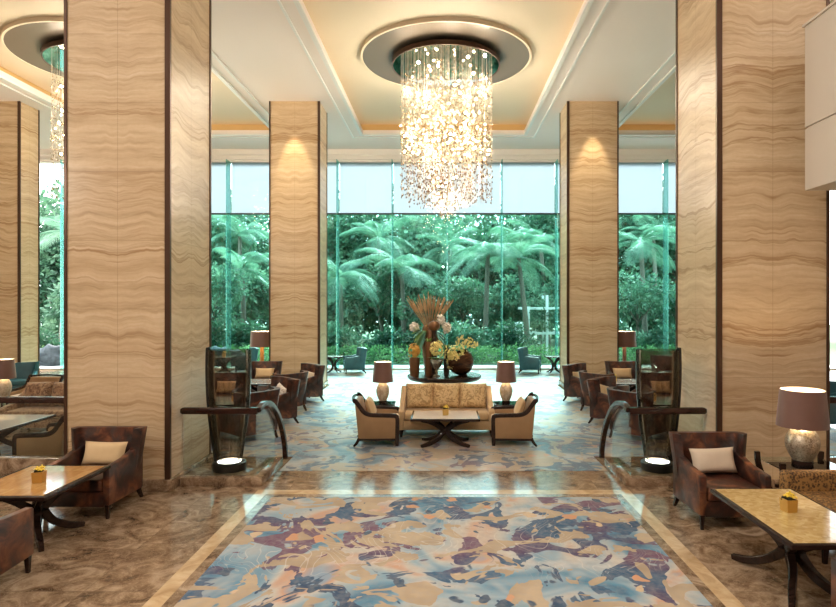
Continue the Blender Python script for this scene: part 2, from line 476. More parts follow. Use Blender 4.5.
CLEARGLASS = glass_mat('clear_glass', (.93, .97, .98), ior=1.3)
m, nt, out = new_mat('fin_glass'); t_ = NT(nt)
a_ = t_.n('ShaderNodeBsdfTransparent'); a_.inputs[0].default_value = (.62, .93, .90, 1)
d_ = t_.n('ShaderNodeBsdfTranslucent'); d_.inputs[0].default_value = (.45, .86, .80, 1)
g_ = t_.n('ShaderNodeBsdfGlossy'); g_.inputs['Roughness'].default_value = .04; g_.inputs['Color'].default_value = (.85, 1, .98, 1)
x1_ = t_.n('ShaderNodeMixShader'); x1_.inputs[0].default_value = .32; nt.links.new(a_.outputs[0], x1_.inputs[1]); nt.links.new(d_.outputs[0], x1_.inputs[2])
x2_ = t_.n('ShaderNodeMixShader'); x2_.inputs[0].default_value = .16; nt.links.new(x1_.outputs[0], x2_.inputs[1]); nt.links.new(g_.outputs[0], x2_.inputs[2]); nt.links.new(x2_.outputs[0], out.inputs[0])
FIN = m
RAILGLASS = glass_mat('rail_glass', (.93, .97, .96), ior=1.4, boost=.5)
SMOKE = glass_mat('smoked_glass', (.70, .66, .62), (.9, .9, .88), .12, ior=1.4, noise_s=14)
TABLEGLASS = glass_mat('table_glass', (.86, .93, .90), ior=1.5)
CRYSTAL = glass_mat('crystal_drop', (.84, .78, .68), (1, .9, .76), .15, ior=2.0, boost=.8)
GLOBE = glass_mat('globe_glass', (.97, .93, .86), (1, .94, .85), .05, ior=1.5)
STRINGW = pbr('crystal_string', (.62, .56, .46), .3)
AMBER = pbr('amber_drop', (.22, .12, .07), .25, .3)
WARM = (1.0, .72, .42)
BULB = emit_mat('lamp_filament', (1.0, .80, .52), 40, False)
COVELED = emit_mat('cove_led', (1.0, .74, .45), 1.5)
UPLIGHT = emit_mat('uplight', (1.0, .93, .80), 5)
TRUNK = pbr('bark', (.16, .13, .10), .9)
LEAFA = leaf_mat('dense_leaves', (.022, .075, .042), (.065, .16, .085), (.17, .31, .17))
LEAFB = leaf_mat('pale_leaves', (.05, .13, .075), (.125, .255, .15), (.28, .44, .27))
LEAFP = leaf_mat('palm_leaves', (.065, .165, .095), (.145, .29, .18), (.31, .47, .31))
HEDGE = leaf_mat('hedge_leaves', (.06, .16, .05), (.15, .32, .11), (.30, .48, .20))
ROCK = pbr('boulder_stone', (.2, .21, .21), .8, fn=lambda t, b: t.set(b.inputs['Base Color'], t.ramp(t.noise(t.coord(), 4, 5, .6), [(.3, (.012, .018, .022)), (.7, (.07, .085, .09))])))
EARTH = pbr('garden_ground', (.10, .13, .06), .95)
GASKET = pbr('teal_gasket', (.16, .36, .36), .4)
PAVING = pbr('pale_paving', (.62, .63, .62), .5)

# blinds behind the upper panes
m, nt, out = new_mat('white_blind'); t_ = NT(nt)
d_ = t_.n('ShaderNodeBsdfDiffuse'); d_.inputs[0].default_value = (.82, .86, .87, 1)
tr_ = t_.n('ShaderNodeBsdfTranslucent'); tr_.inputs[0].default_value = (.41, .46, .485, 1)
mx_ = t_.n('ShaderNodeMixShader'); mx_.inputs[0].default_value = .72
nt.links.new(d_.outputs[0], mx_.inputs[1]); nt.links.new(tr_.outputs[0], mx_.inputs[2])
tp_ = t_.n('ShaderNodeBsdfTransparent'); my_ = t_.n('ShaderNodeMixShader'); my_.inputs[0].default_value = .03
nt.links.new(mx_.outputs[0], my_.inputs[1]); nt.links.new(tp_.outputs[0], my_.inputs[2]); nt.links.new(my_.outputs[0], out.inputs[0])
BLIND = m

# ------------------------------------------------------------------ camera (one-point view, horizon at mid-frame)
CX, CY, F, H = 443.5, 303.0, 600.0, 2.4
cam = bpy.data.cameras.new('camera'); co = bpy.data.objects.new('camera', cam); col.objects.link(co)
co.location = (0, 0, H); co.rotation_euler = (PI / 2, 0, 0)
cam.sensor_width = 36; cam.lens = F / 836 * 36; cam.shift_x = -(CX - 418) / 836; cam.shift_y = 0.0
cam.clip_end = 300
sc.camera = co
def X(px, d): return (px - CX) * d / F
def Z(py, d): return H - (py - CY) * d / F

# ------------------------------------------------------------------ room shell
CEIL = 8.0
YW = 22.0
XW = 15.5
struct(MB().box(-XW, XW, -7, YW, -.2, 0).obj('floor', MARBLE, smooth=False))
for i, (x0, x1, y0, y1) in enumerate([(-2.385, -2.235, -6.9, 7.55), (2.235, 2.385, -6.9, 7.55), (-2.385, 2.385, 7.55, 7.72)]):
    struct(MB().box(x0, x1, y0, y1, -.01, .002).obj('trim_%d' % (i + 1), GOLDSTONE, smooth=False))
r = MB().box(-2.13, 2.13, -6.5, 7.42, 0.0, .006).obj('rug', RUG, smooth=False)
tag(r, 'blue tan and aubergine patterned rug framed by pale stone strips', 'rug')
cp = MB().box(-2.35, 2.35, 8.6, 9.4, 0, .006); cp.box(-7.5, 7.5, 9.4, 16.5, 0, .006); cp.box(-3.34, 3.34, 16.5, 17.75, 0, .006); cp.box(-7.5, 7.5, 17.75, 21.6, 0, .006)
tag(cp.obj('carpet', CARPET, smooth=False), 'pale blue and tan patterned carpet under the gold sofa group', 'carpet')

# ceiling plate with three coffers
BAYS = (-8.2, 0.0, 8.2)
HW, YC0, YC1 = 2.66, 9.5, 19.8
mb = MB()
mb.box(-XW, XW, -7, YC0, CEIL, CEIL + .12); mb.box(-XW, XW, YC1, YW + .3, CEIL, CEIL + .12)
xs = [-XW] + [b + s * HW for b in BAYS for s in (-1, 1)] + [XW]
for i in range(0, len(xs), 2):
    mb.box(xs[i], xs[i + 1], YC0, YC1, CEIL, CEIL + .12)
ceil = struct(mb.obj('ceiling', PLASTER, smooth=False))
tn = 4
for b in BAYS:
    # recess: top plate and ochre cove walls set back from the lip
    mb = MB(); e = .4
    mb.box(b - HW - e, b + HW + e, YC0 - e, YC1 + e, 8.42, 8.5)
    struct(mb.obj('ceiling', SAND, smooth=False))
    mb = MB()
    for (x0, x1, y0, y1) in ((b - HW - e, b - HW - e + .03, YC0 - e, YC1 + e), (b + HW + e - .03, b + HW + e, YC0 - e, YC1 + e),
                             (b - HW - e, b + HW + e, YC0 - e, YC0 - e + .03), (b - HW - e, b + HW + e, YC1 + e - .03, YC1 + e)):
        mb.box(x0, x1, y0, y1, CEIL + .1, 8.43)
    struct(mb.obj('trim_%d' % tn, OCHRE, smooth=False)); tn += 1
    # stepped moulding frames under the ceiling around each coffer
    for (g, w, z0) in ((0.0, .10, CEIL - .05), (.36, .05, CEIL - .035)):
        mb = MB(); a, y0, y1 = HW + g, YC0 - g, YC1 + g
        mb.box(b - a - w, b - a, y0 - w, y1 + w, z0, CEIL + .01); mb.box(b + a, b + a + w, y0 - w, y1 + w, z0, CEIL + .01)
        mb.box(b - a, b + a, y0 - w, y0, z0, CEIL + .01); mb.box(b - a, b + a, y1, y1 + w, z0, CEIL + .01)
        struct(mb.obj('trim_%d' % tn, WHITE, smooth=False)); tn += 1
    # LED strip lying on the cove ledge
    mb = MB()
    for (x0, x1, y0, y1) in ((b - HW - .30, b - HW - .22, YC0, YC1), (b + HW + .22, b + HW + .30, YC0, YC1), (b - HW, b + HW, YC1 + .22, YC1 + .30), (b - HW, b + HW, YC0 - .30, YC0 - .22)):
        mb.box(x0, x1, y0, y1, CEIL + .12, CEIL + .135)
    struct(mb.obj('trim_%d' % tn, COVELED, smooth=False)); tn += 1

struct(MB().box(-XW - .3, -XW, -7, YW, 0, CEIL + .1).obj('wall_left', PLASTER, smooth=False))
struct(MB().box(XW, XW + .3, -7, YW, 0, CEIL + .1).obj('wall_right', PLASTER, smooth=False))
struct(MB().box(-XW - .3, XW + .3, -7.3, -7, 0, CEIL + .1).obj('wall_back', PLASTER, smooth=False))
# header over the window
ZT, ZB = 7.58, 5.70
mb = MB().box(-XW, XW, YW - .05, YW + .25, ZT, CEIL + .02); mb.box(-XW, XW, YW - .22, YW - .05, ZT + .22, CEIL + .01); mb.box(-XW, XW, YW - .12, YW - .05, ZT + .08, ZT + .22)
struct(mb.obj('wall_front', PLASTER, smooth=False))
struct(MB().box(-XW, XW, YW - .25, YW + .25, -.02, .05).obj('trim_%d' % tn, PAVING, smooth=False)); tn += 1

# window bays: each with panes, blind, transom and one glass fin
fx = [.13 + 1.99 * k for k in range(-8, 9)]
for i in range(len(fx) - 1):
    x0, x1 = fx[i], fx[i + 1]
    if x1 > XW or x0 < -XW: continue
    w = struct(MB().box(x0 + .01, x1 - .01, YW + .05, YW + .066, .05, ZB).obj('window_%d' % (i + 1), WINGLASS, smooth=False))
    MB().box(x0 + .01, x1 - .01, YW + .05, YW + .066, ZB, ZT + .02).obj('upper_pane', CLEARGLASS, w, smooth=False)
    MB().box(x0, x1, YW + .0, YW + .09, ZB - .035, ZB + .02).obj('transom', BLACK, w, smooth=False)
    MB().box(x0 + .02, x1 - .02, YW + .12, YW + .124, ZB, ZT + .05).obj('blind', BLIND, w, smooth=False)
    MB().box(x0 - .014, x0 + .014, YW - .38, YW + .05, .05, ZT + .02).obj('glass_fin', FIN, w, smooth=False)
    MB().box(x0 - .009, x0 + .009, YW + .052, YW + .08, .05, ZT).obj('mullion', GASKET, w, smooth=False)

# columns
def column(xin, wx, y0, wy, sgn):
    """xin: x of the face towards the aisle; sgn -1 left of the aisle, +1 right of it"""
    xc = xin + sgn * wx / 2; yc = y0 + wy / 2
    a, b = wx / 2, wy / 2
    c = MB().box(-a + .01, a - .01, -b + .01, b - .01, .0, CEIL).obj('column', ONYX, None, (xc, yc, 0), smooth=False)
    struct(c)
    MB().box(-a - .03, a + .03, -b - .03, b + .03, 0, .15, .012).obj('column_base', MARBLE_EDGE, c)
    for sx in (-1, 1):
        for sy in (-1, 1):
            w = .062
            mb = MB()
            px0, px1 = (a - w, a + .006) if sx > 0 else (-a - .006, -a + w)
            py0, py1 = (b - .035, b + .006) if sy > 0 else (-b - .006, -b + .035)
            if sx * sgn > 0:
                px0, px1 = (a - .03, a + .006) if sx > 0 else (-a - .006, -a + .03)
            mb.box(px0, px1, py0, py1, .15, CEIL)
            mb.obj('corner_trim', BRONZE, c, smooth=False)
    return c
column(-3.50, 1.345, 7.67, 1.36, -1)
column(3.50, 1.43, 7.67, 1.36, 1)
column(-3.42, 1.40, 16.6, 1.05, -1)
column(3.42, 1.42, 16.6, 1.05, 1)
column(-11.72, 1.42, 16.6, .80, -1)
column(11.72, 1.42, 16.6, 1.05, 1)
column(-12.3, 1.4, 7.67, 1.36, -1)
column(12.3, 1.4, 7.67, 1.36, 1)

# pale balcony end
bx = X(805, 7.2)
mb = MB().box(bx, bx + 3.0, 1.0, 7.2, Z(190, 7.2), Z(128, 7.2) - .012)
mb.box(bx, bx + 3.0, 1.0, 7.2, Z(128, 7.2) + .012, Z(26.5, 7.2)); mb.box(bx + .02, bx + 2.9, 1.1, 7.18, Z(128, 7.2) - .1, Z(128, 7.2) + .1)
mb.box(bx - .02, bx + 3.0, 1.0, 7.22, Z(26.5, 7.2), Z(26.5, 7.2) + .03)
struct(mb.obj('wall_balcony', BALC, smooth=False))

# marble kerbs that carry the vases, low kerbs in the side bays
for sg in (-1, 1):
    x0, x1 = sorted((sg * 2.385, sg * 3.46))
    mb = MB().box(x0, x1, 7.87, 8.92, 0, .114, .01)
    struct(mb.obj('trim_%d' % tn, MARBLE_EDGE)); tn += 1
    x0, x1 = sorted((sg * 4.9, sg * 12.2))
    struct(MB().box(x0, x1, 7.95, 8.15, 0, .34, .01).obj('trim_%d' % tn, MARBLE_EDGE)); tn += 1

# ------------------------------------------------------------------ handrails with glass
def handrail(sg, label):
    r = thing('handrail', label, 'railing', (sg * 2.46, 7.97, 0))
    xo = sg * 1.0
    # straight bar with rounded outer end
    mb = MB(); pts = [(sg * 1.02, -.02, .98), (sg * .99, -.02, .98), (.0, -.02, .98)]
    mb.tube(pts, [.6, 1, 1], sec=(.042, .042)); mb.obj('bar', RAILWOOD, r)
    arc = [(0, 0, .985), (0, .14, 1.02), (0, .32, 1.025), (0, .56, .97), (0, .82, .83), (0, 1.06, .62), (0, 1.24, .38), (0, 1.34, .16), (0, 1.36, .008)]
    MB().tube(arc, [1] * len(arc), sub=5, sec=(.034, .036), up=(1, 0, 0)).obj('curved_end', RAILWOOD, r)
    x0, x1 = sorted((sg * .99, sg * .03))
    MB().box(x0, x1, -.006, .006, .116, .95).obj('glass_panel', RAILGLASS, r, smooth=False)
    x0, x1 = sorted((sg * .03, sg * .042))
    g = MB().prism([(.03, .116), (.90, .116), (.90, .70), (.6, .90), (.3, .95), (.03, .93)], 'x', x0, x1)
    g.obj('glass_panel', RAILGLASS, r, smooth=False)
    return r
handrail(-1, 'dark wooden handrail curling to the floor, opposite the balcony side')
handrail(1, 'dark wooden handrail curling to the floor beside the mottled leather armchair')
def side_rail(sg, label):
    r = thing('railing', label, 'railing', (sg * 4.95, 8.04, 0))
    x0, x1 = sorted((0, sg * 7.2))
    MB().box(x0, x1, -.045, .045, 1.065, 1.15, .015).obj('bar', RAILWOOD, r)
    for k in range(5):
        a, b = sorted((sg * (k * 1.44 + .01), sg * (k * 1.44 + 1.43 - .01)))
        MB().box(a, b, -.007, .007, .342, 1.07).obj('glass_panel', RAILGLASS, r, smooth=False)
side_rail(-1, 'straight dark railing with glass before the brown floral sofa')
side_rail(1, 'straight dark railing with glass behind the silver table lamp')

# ------------------------------------------------------------------ smoked glass vases on the kerbs
def tall_vase(sg, label):
    x = sg * 2.95
    v = thing('glass_vase', label, 'vase', (x, 8.27, .114))
    MB().lathe([(.215, 0), (.222, .02), (.222, .10), (.20, .118), (.165, .118), (.165, .105)], 40).obj('base_ring', BLACK, v)
    MB().lathe([(.0, .112), (.155, .112), (.155, .122), (0, .122)], 32).obj('uplight', UPLIGHT, v)
    prof = [(.165, .12), (.185, .2), (.215, .4), (.25, .65), (.275, .9), (.29, 1.15), (.295, 1.4), (.29, 1.65)]
    MB().lathe(prof + [(r_ - .016, z_) for r_, z_ in prof[::-1]], 48, 1.0, .72, cap=False).obj('glass_body', SMOKE, v)
    # thick dark spine down the side towards the column
    pts = [(sg * (r_ + .004), 0, z_) for r_, z_ in prof] + [(sg * .285, 0, 1.67)]
    MB().tube(pts, [1] * len(pts), sub=3, sec=(.05, .02), up=(1, 0, 0)).obj('spine', pbr('smoked_edge', (.03, .026, .024), .25) if sg < 0 else bpy.data.materials['smoked_edge'], v)
tall_vase(-1, 'tall smoked glass vase lit from below, opposite the balcony side')
tall_vase(1, 'tall smoked glass vase lit from below, behind the mottled leather armchair')

# ------------------------------------------------------------------ leather tub armchair (front towards -y)
def build_back(hw, ztop, zbot, yb, wing, th, lean, flare, sag=.0):
    mb = MB()
    nu, nv = 22, 8
    def P(s, z, off):
        a = s * PI / 2
        k = (z - zbot) / (ztop - zbot)
        w = hw + flare * k - off
        e = .42
        x = w * math.copysign(abs(math.sin(a)) ** e, a)
        y = yb + lean * k - off - (wing + lean * k * .5) * (1 - abs(math.cos(a)) ** e)
        return (x, y, z - (sag * (1 - s * s) * k))
    o = len(mb.v)
    vs = []; fs = []
    for layer, off in ((0, 0), (1, th)):
        for j in range(nv + 1):
            z = zbot + (ztop - zbot) * j / nv
            for i in range(nu + 1):
                s = -1 + 2 * i / nu
                vs.append(P(s, z, off))
    N = (nu + 1) * (nv + 1)
    for j in range(nv):
        for i in range(nu):
            a = j * (nu + 1) + i
            fs.append((a, a + 1, a + nu + 2, a + nu + 1)); fs.append((N + a, N + a + nu + 1, N + a + nu + 2, N + a + 1))
    for i in range(nu):
        a = nv * (nu + 1) + i; fs.append((a, a + 1, N + a + 1, N + a)); fs.append((i, N + i, N + i + 1, i + 1))
    for j in range(nv):
        for i in (0, nu):
            a = j * (nu + 1) + i; b = a + nu + 1
            fs.append((a, b, N + b, N + a) if i == 0 else (a, N + a, N + b, b))
    return mb.add(vs, fs)
def make_tub(name, label, mat, W=.76, D=.80, hb=.89, ha=.58):
    r = thing(name, label, 'armchair')
    a = W / 2; f = -D / 2; bk = D / 2
    for sx in (-1, 1):
        prof = [(f, .155), (f, ha - .01), (f + .02, ha), (f + D * .45, ha + .02), (bk - .12, ha + .09), (bk - .04, ha + .09), (bk - .05, .135), (f + .12, .15)]
        x0, x1 = sorted((sx * a, sx * (a - .075)))
        MB().prism(prof, 'x', x0, x1, .012).obj('arm', mat, r)
    build_back(a - .03, hb, .12, bk - .06, .17, .075, .11, .085, .022).obj('backrest', mat, r)
    MB().box(-a + .07, a - .07, f + .02, bk - .12, .13, .30, .012).obj('seat_base', mat, r)
    MB().box(-a + .088, a - .088, f - .005, bk - .15, .302, .44, .035, 3).obj('seat_cushion', mat, r)
    for sx in (-1, 1):
        x = sx * (a - .035)
        MB().tube([(x, f + .035, .20), (x, f + .03, 0)], [1, .6], sec=(.026, .026)).obj('leg', LEGWOOD, r)
        MB().tube([(x, bk - .10, .17), (x, bk - .075, .09), (x, bk - .01, .004)], [1, .85, .6], sub=3, sec=(.026, .026)).obj('leg', LEGWOOD, r)
    return r
def back_pillow(mat, w, h, t, name='throw_pillow'):
    return MB().pillow(w, h, t).obj(name, mat)
def ang(th): return math.radians(th) + PI / 2          # facing direction th (deg) for models whose front is -y

tub0 = make_tub('leather_armchair', 'mottled brown leather armchair with cream pillow facing the honey veneer table', LEATHER)
TG = 'brown leather tub armchairs'
tub0['group'] = TG
tub0.location = (-4.09, 7.06, 0); tub0.rotation_euler = (0, 0, 0)
used = []
def put_tub(x, y, th, label):
    o = dup(tub0, (x, y, 0), ang(th), label, TG); return o
PG = 'cushions on the leather armchairs'
def put_pillow(x, y, th, label, mat, w=.44, h=.27, t=.13, z=.44, back=.18, tilt=18, roll=0, side=0, group=PG):
    """pillow leaning on the back of a chair whose centre is x,y and which faces th degrees"""
    d = Vector((math.cos(math.radians(th)), math.sin(math.radians(th)), 0)); s = Vector((-d.y, d.x, 0))
    p = Vector((x, y, 0)) - d * back + s * side
    o = back_pillow(mat, w, h, t)
    o.location = (p.x, p.y, z + h / 2 * math.cos(math.radians(tilt)) + .012)
    o.rotation_euler = (Matrix.Rotation(ang(th), 4, 'Z') @ Matrix.Rotation(math.radians(-tilt), 4, 'X') @ Matrix.Rotation(math.radians(roll), 4, 'Y')).to_euler()
    tag(o, label, 'cushion', group)
    return o
put_pillow(-4.09, 7.06, -90, 'cream cushion on the armchair facing the honey veneer table', CREAM, .52, .29, .15, roll=1)
put_tub(3.09, 6.74, -90, 'mottled brown leather armchair with cream pillow facing the gold burl table')
put_pillow(3.09, 6.74, -90, 'cream cushion on the armchair facing the gold burl table', PALECUSHION, .52, .29, .15, roll=-2, side=.02)
put_tub(-4.05, 4.98, 90, 'leather armchair turned away on the camera side of the honey veneer table')
put_tub(3.17, 3.93, 90, 'leather armchair turned away on the camera side of the gold burl table')

# ------------------------------------------------------------------ tables with crossed sabre legs
def make_table(name, label, L, Wd, ht, topmat, edge=LEGWOOD, spread=.72, leg=.030, border=.05, legmat=LEGWOOD, cat='table'):
    """L along x, Wd along y"""
    r = thing(name, label, cat)
    MB().box(-L / 2, L / 2, -Wd / 2, Wd / 2, ht - .045, ht - .004, .008).obj('tabletop', edge, r)
    MB().box(-L / 2 + border, L / 2 - border, -Wd / 2 + border, Wd / 2 - border, ht - .02, ht, .001, 1).obj('inlay', topmat, r)
    for sx in (-1, 1):
        for sy in (-1, 1):
            ex, ey = sx * L / 2 * spread, sy * Wd / 2 * spread
            pts = [(ex * .95, ey * .95, ht - .05), (ex * .62, ey * .62, ht * .80), (ex * .26, ey * .30, ht * .62), (sx * .04, sy * .04, ht * .46), (ex * .30, ey * .34, ht * .24), (ex * .66, ey * .66, ht * .09), (ex * .99, ey * .99, .018)]
            MB().tube(pts, [1, 1, 1.1, 1.25, 1.1, .95, .75], sub=5, sec=(leg, leg * 1.15)).obj('leg', legmat, r)
    MB().box(-.06, .06, -.06, .06, ht * .38, ht * .54, .02).obj('hub', legmat, r)
    return r
def pot_proto():
    r = thing('flower_pot', 'x', 'flower pot')
    mb = MB(); a, b, h = .046, .051, .11
    vs = [(-a, -a, 0), (a, -a, 0), (a, a, 0), (-a, a, 0), (-b, -b, h), (b, -b, h), (b, b, h), (-b, b, h), (-b + .008, -b + .008, h), (b - .008, -b + .008, h), (b - .008, b - .008, h), (-b + .008, b - .008, h), (-a, -a, .02), (a, -a, .02), (a, a, .02), (-a, a, .02)]
    fs = [(3, 2, 1, 0)] + [(i, (i + 1) % 4, 4 + (i + 1) % 4, 4 + i) for i in range(4)] + [(4 + i, 4 + (i + 1) % 4, 8 + (i + 1) % 4, 8 + i) for i in range(4)] + [(8 + i, 8 + (i + 1) % 4, 12 + (i + 1) % 4, 12 + i) for i in range(4)] + [(12, 13, 14, 15)]
    mb.add(vs, fs).obj('pot', BRASS, r, smooth=False)
    mb = MB(); rr = random.Random(3)
    for k in range(14): mb.ball((rr.uniform(-.038, .038), rr.uniform(-.038, .038), .105 + rr.uniform(-.01, .015)), .017, 8, 5)
    mb.obj('moss', SOIL, r)
    mb = MB()
    for cx, cy, cz in ((-.012, -.01, .15), (.022, .012, .158), (.0, .02, .142), (.03, -.02, .14)):
        for k in range(6):
            a_ = k * PI / 3 + cx * 30
            M = Matrix.Translation((cx, cy, cz)) @ Matrix.Rotation(a_, 4, 'Z') @ Matrix.Rotation(math.radians(25), 4, 'Y')
            q = MB(); q.ball((.02, 0, 0), .02, 8, 5, (1, .55, .25)); q.xf(M); mb.add(q.v, q.f)
        mb.ball((cx, cy, cz + .006), .009, 8, 5)
    mb.obj('flower', PETAL, r)
    return r
PR = pot_proto()
POTG = 'small brass pots of yellow flowers'
_first = [True]
def put_pot(x, y, z, label, rz=0.0, s=1.0):
    if _first[0]:
        _first[0] = False; o = PR; o.location = (x, y, z); o.rotation_euler = (0, 0, rz); o['label'] = label; o['group'] = POTG
    else: o = dup(PR, (x, y, z), rz, label, POTG)
    o.scale = (s, s, s)
    return o

t = make_table('lounge_table', 'honey veneer table on crossed sabre legs beside a leather armchair', .9, 1.12, .60, HONEY, spread=.62)
t.location = (-4.16, 6.14, 0)
put_pot(X(39, 6.05), 6.05, .60, 'small brass flower pot on the honey veneer table', .2)
t = make_table('lounge_table', 'gold burl table on crossed sabre legs between leather armchairs', .80, 1.38, .60, BURL, border=.035, spread=.70)
t.location = (3.0, 5.17, 0)
put_pot(X(792, 5.15), 5.2, .60, 'small brass flower pot on the gold burl table', .15)

# leopard seat beside the burl table
def leopard():
    r = thing('leopard_armchair', 'low leopard print armchair beside the gold burl table', 'armchair', (3.90, 5.85, 0))
    MB().box(-.42, .42, .26, .40, .16, .68, .04, 3).obj('backrest', LEOPARD, r)
    MB().box(-.41, .41, -.36, .27, .22, .50, .05, 3).obj('seat_cushion', LEOPARD, r)
    for sx in (-1, 1):
        for y in (-.31, .34):
            MB().tube([(sx * .37, y, .24), (sx * .38, y, 0)], [1, .6], sec=(.03, .03)).obj('leg', LEGWOOD, r)
leopard()

# ------------------------------------------------------------------ lamps
def make_lamp(name, label, h, body, shade, sr0, sr1, sh, br, watt, loc):
    """h overall height, shade radius bottom/top, shade height, body radius"""
    r = thing(name, label, 'lamp', loc)
    hb = h - sh - .02
    MB().lathe([(br * .62, 0), (br * .62, .035), (br * .55, .045), (0, .045)], 32).obj('foot', LEGWOOD, r)
    prof = [(br * .56, .04)]
    for k in range(15):
        u = k / 14
        prof.append((br * (.56 + .44 * max(0, math.sin(PI * u ** 1.15)) ** .75), .045 + u * (hb - .05)))
    prof.append((.0, hb))
    MB().lathe(prof, 36).obj('lamp_body', body, r)
    MB().lathe([(.012, hb - .01), (.012, h - .10)], 10).obj('stem', BRASS, r)
    z0 = h - sh
    th = .006
    s = MB().lathe([(sr0, z0), (sr1, h), (sr1 - th, h), (sr0 - th, z0), (sr0, z0)], 48, cap=False).obj('lamp_shade', shade, r)
    MB().lathe([(sr0 - th - .001, z0 + .003), (sr1 - th - .001, h - .003)], 48, cap=False).obj('shade_lining', SHADEIN, s)
    MB().ball((0, 0, z0 + sh * .5), .032, 14, 10).obj('bulb', BULBLAMP, r)
    l = bpy.data.lights.new('lamp_light', 'POINT'); l.energy = watt; l.color = WARM; l.shadow_soft_size = .05
    lo = bpy.data.objects.new('lamp_light', l); col.objects.link(lo); lo.parent = r; lo.location = (0, 0, z0 + sh * .62)
    return r
BULBLAMP = emit_mat('lamp_bulb', (1.0, .85, .62), 8, False)
def side_table(label, loc, s=.46, ht=.5):
    r = thing('side_table', label, 'side table', loc)
    MB().box(-s / 2, s / 2, -s / 2, s / 2, ht - .03, ht, .006).obj('tabletop', LEGWOOD, r)
    MB().box(-s / 2 + .02, s / 2 - .02, -s / 2 + .02, s / 2 - .02, ht, ht + .006).obj('glass_top', TABLEGLASS, r, smooth=False)
    for sx in (-1, 1):
        for sy in (-1, 1):
            x, y = sx * (s / 2 - .03), sy * (s / 2 - .03)
            MB().tube([(x, y, ht - .02), (x, y, 0)], [1, .8], sec=(.018, .018)).obj('leg', LEGWOOD, r)
    return r
side_table('dark side table between the gold sofa and the opposite-balcony tan armchair', (-1.155, 11.42, 0))
side_table('dark side table between the gold sofa and the balcony-side tan armchair', (1.19, 11.42, 0))
make_lamp('table_lamp', 'mauve shade table lamp beside the gold sofa, opposite the balcony side', .78, CERAMIC, SHADE, .197, .165, .38, .125, 14, (-1.155, 11.42, .506))
make_lamp('table_lamp', 'mauve shade table lamp beside the gold sofa, on the balcony side', .78, CERAMIC, SHADE, .197, .165, .38, .125, 14, (1.19, 11.42, .506))
# big silver lamp on a glass table with curved dark legs
def glass_table():
    r = thing('glass_side_table', 'glass side table with curved dark legs under the silver lamp', 'side table', (4.02, 6.72, 0))
    MB().box(-.36, .36, -.30, .30, .595, .607, .003).obj('glass_top', TABLEGLASS, r, smooth=False)
    for sx in (-1, 1):
        for sy in (-1, 1):
            pts = [(sx * .37, sy * .26, .68), (sx * .36, sy * .26, .55), (sx * .30, sy * .25, .36), (sx * .20, sy * .22, .16), (sx * .19, sy * .20, 0)]
            MB().tube(pts, [1, 1, 1.15, 1, .8], sub=4, sec=(.028, .022), up=(0, 1, 0)).obj('leg', LEGWOOD, r)
    MB().box(-.30, .30, -.02, .02, .34, .375, .006).obj('stretcher', LEGWOOD, r)
glass_table()
make_lamp('table_lamp', 'large silver crackle table lamp with mauve shade on the glass table', .83, SILVER, SHADE, .265, .228, .41, .175, 26, (X(803.5, 6.7), 6.72, .607))

def floor_lamp(x, y, label):
    r = thing('floor_lamp', label, 'floor lamp', (x, y, 0))
    MB().lathe([(.15, 0), (.15, .02), (.05, .035), (0, .035)], 32).obj('base', LEGWOOD, r)
    MB().lathe([(.055, .03), (.055, 1.25), (0, 1.25)], 20).obj('pole', pbr('amber_pole', (.48, .20, .05), .35) if x < 0 else DARKSHADE, r)
    s = MB().lathe([(.33, 1.16), (.31, 1.60), (.304, 1.60), (.324, 1.16), (.33, 1.16)], 40, cap=False).obj('lamp_shade', SHADE if x < 0 else DARKSHADE, r)
    MB().lathe([(.322, 1.165), (.303, 1.595)], 40, cap=False).obj('shade_lining', SHADEIN, s)
    MB().ball((0, 0, 1.38), .04, 12, 8).obj('bulb', BULBLAMP, r)
    l = bpy.data.lights.new('lamp_light', 'POINT'); l.energy = 18; l.color = WARM; l.shadow_soft_size = .05
    lo = bpy.data.objects.new('lamp_light', l); col.objects.link(lo); lo.parent = r; lo.location = (0, 0, 1.47)
floor_lamp(X(262, 17.2), 17.2, 'floor lamp with mauve shade and glowing amber pole behind the leather chairs')
floor_lamp(X(624.5, 17.2), 17.2, 'floor lamp with dark brown shade and dark pole behind the leather chairs')

# ------------------------------------------------------------------ centre group
def make_sofa(label, mat, cush, x, y, rz=0.0, W=1.72, D=.88):
    r = thing('sofa', label, 'sofa', (x, y, 0), rz)
    a = W / 2; f = -D / 2; b = D / 2
    MB().box(-a + .04, a - .04, f + .03, b - .06, .13, .30, .015).obj('base', mat, r)
    MB().box(-a + .10, a - .10, f, b - .22, .302, .44, .04, 3).obj('seat_cushion', mat, r)
    MB().prism([(b - .20, .14), (b - .22, .45), (b - .10, .80), (b - .01, .81), (b - .02, .45), (b - .06, .14)], 'x', -a + .05, a - .05, .015).obj('backrest', mat, r)
    for sx in (-1, 1):
        prof = [(f, .13), (f - .01, .47), (f + .06, .50), (f + .35, .55), (b - .18, .74), (b - .06, .82), (b - .02, .82), (b - .04, .13)]
        x0, x1 = sorted((sx * (a - .10), sx * a))
        MB().prism(prof, 'x', x0, x1, .02).obj('arm', mat, r)
    for k in (-1, 0, 1):
        w = (W - .22) / 3
        MB().pillow(w * 1.02, .47, .27, Matrix.Translation((k * w, b - .30, .665)) @ Matrix.Rotation(math.radians(-14), 4, 'X') @ Matrix.Rotation(math.radians(k * 1.5), 4, 'Y'), pinch=.03).obj('back_cushion', cush, r)
    for sx in (-1, 1):
        for y_ in (f + .05, b - .12):
            MB().tube([(sx * (a - .06), y_, .15), (sx * (a - .045), y_ - .01, .006)], [1, .6], sec=(.03, .03)).obj('leg', LEGWOOD, r)
    return r
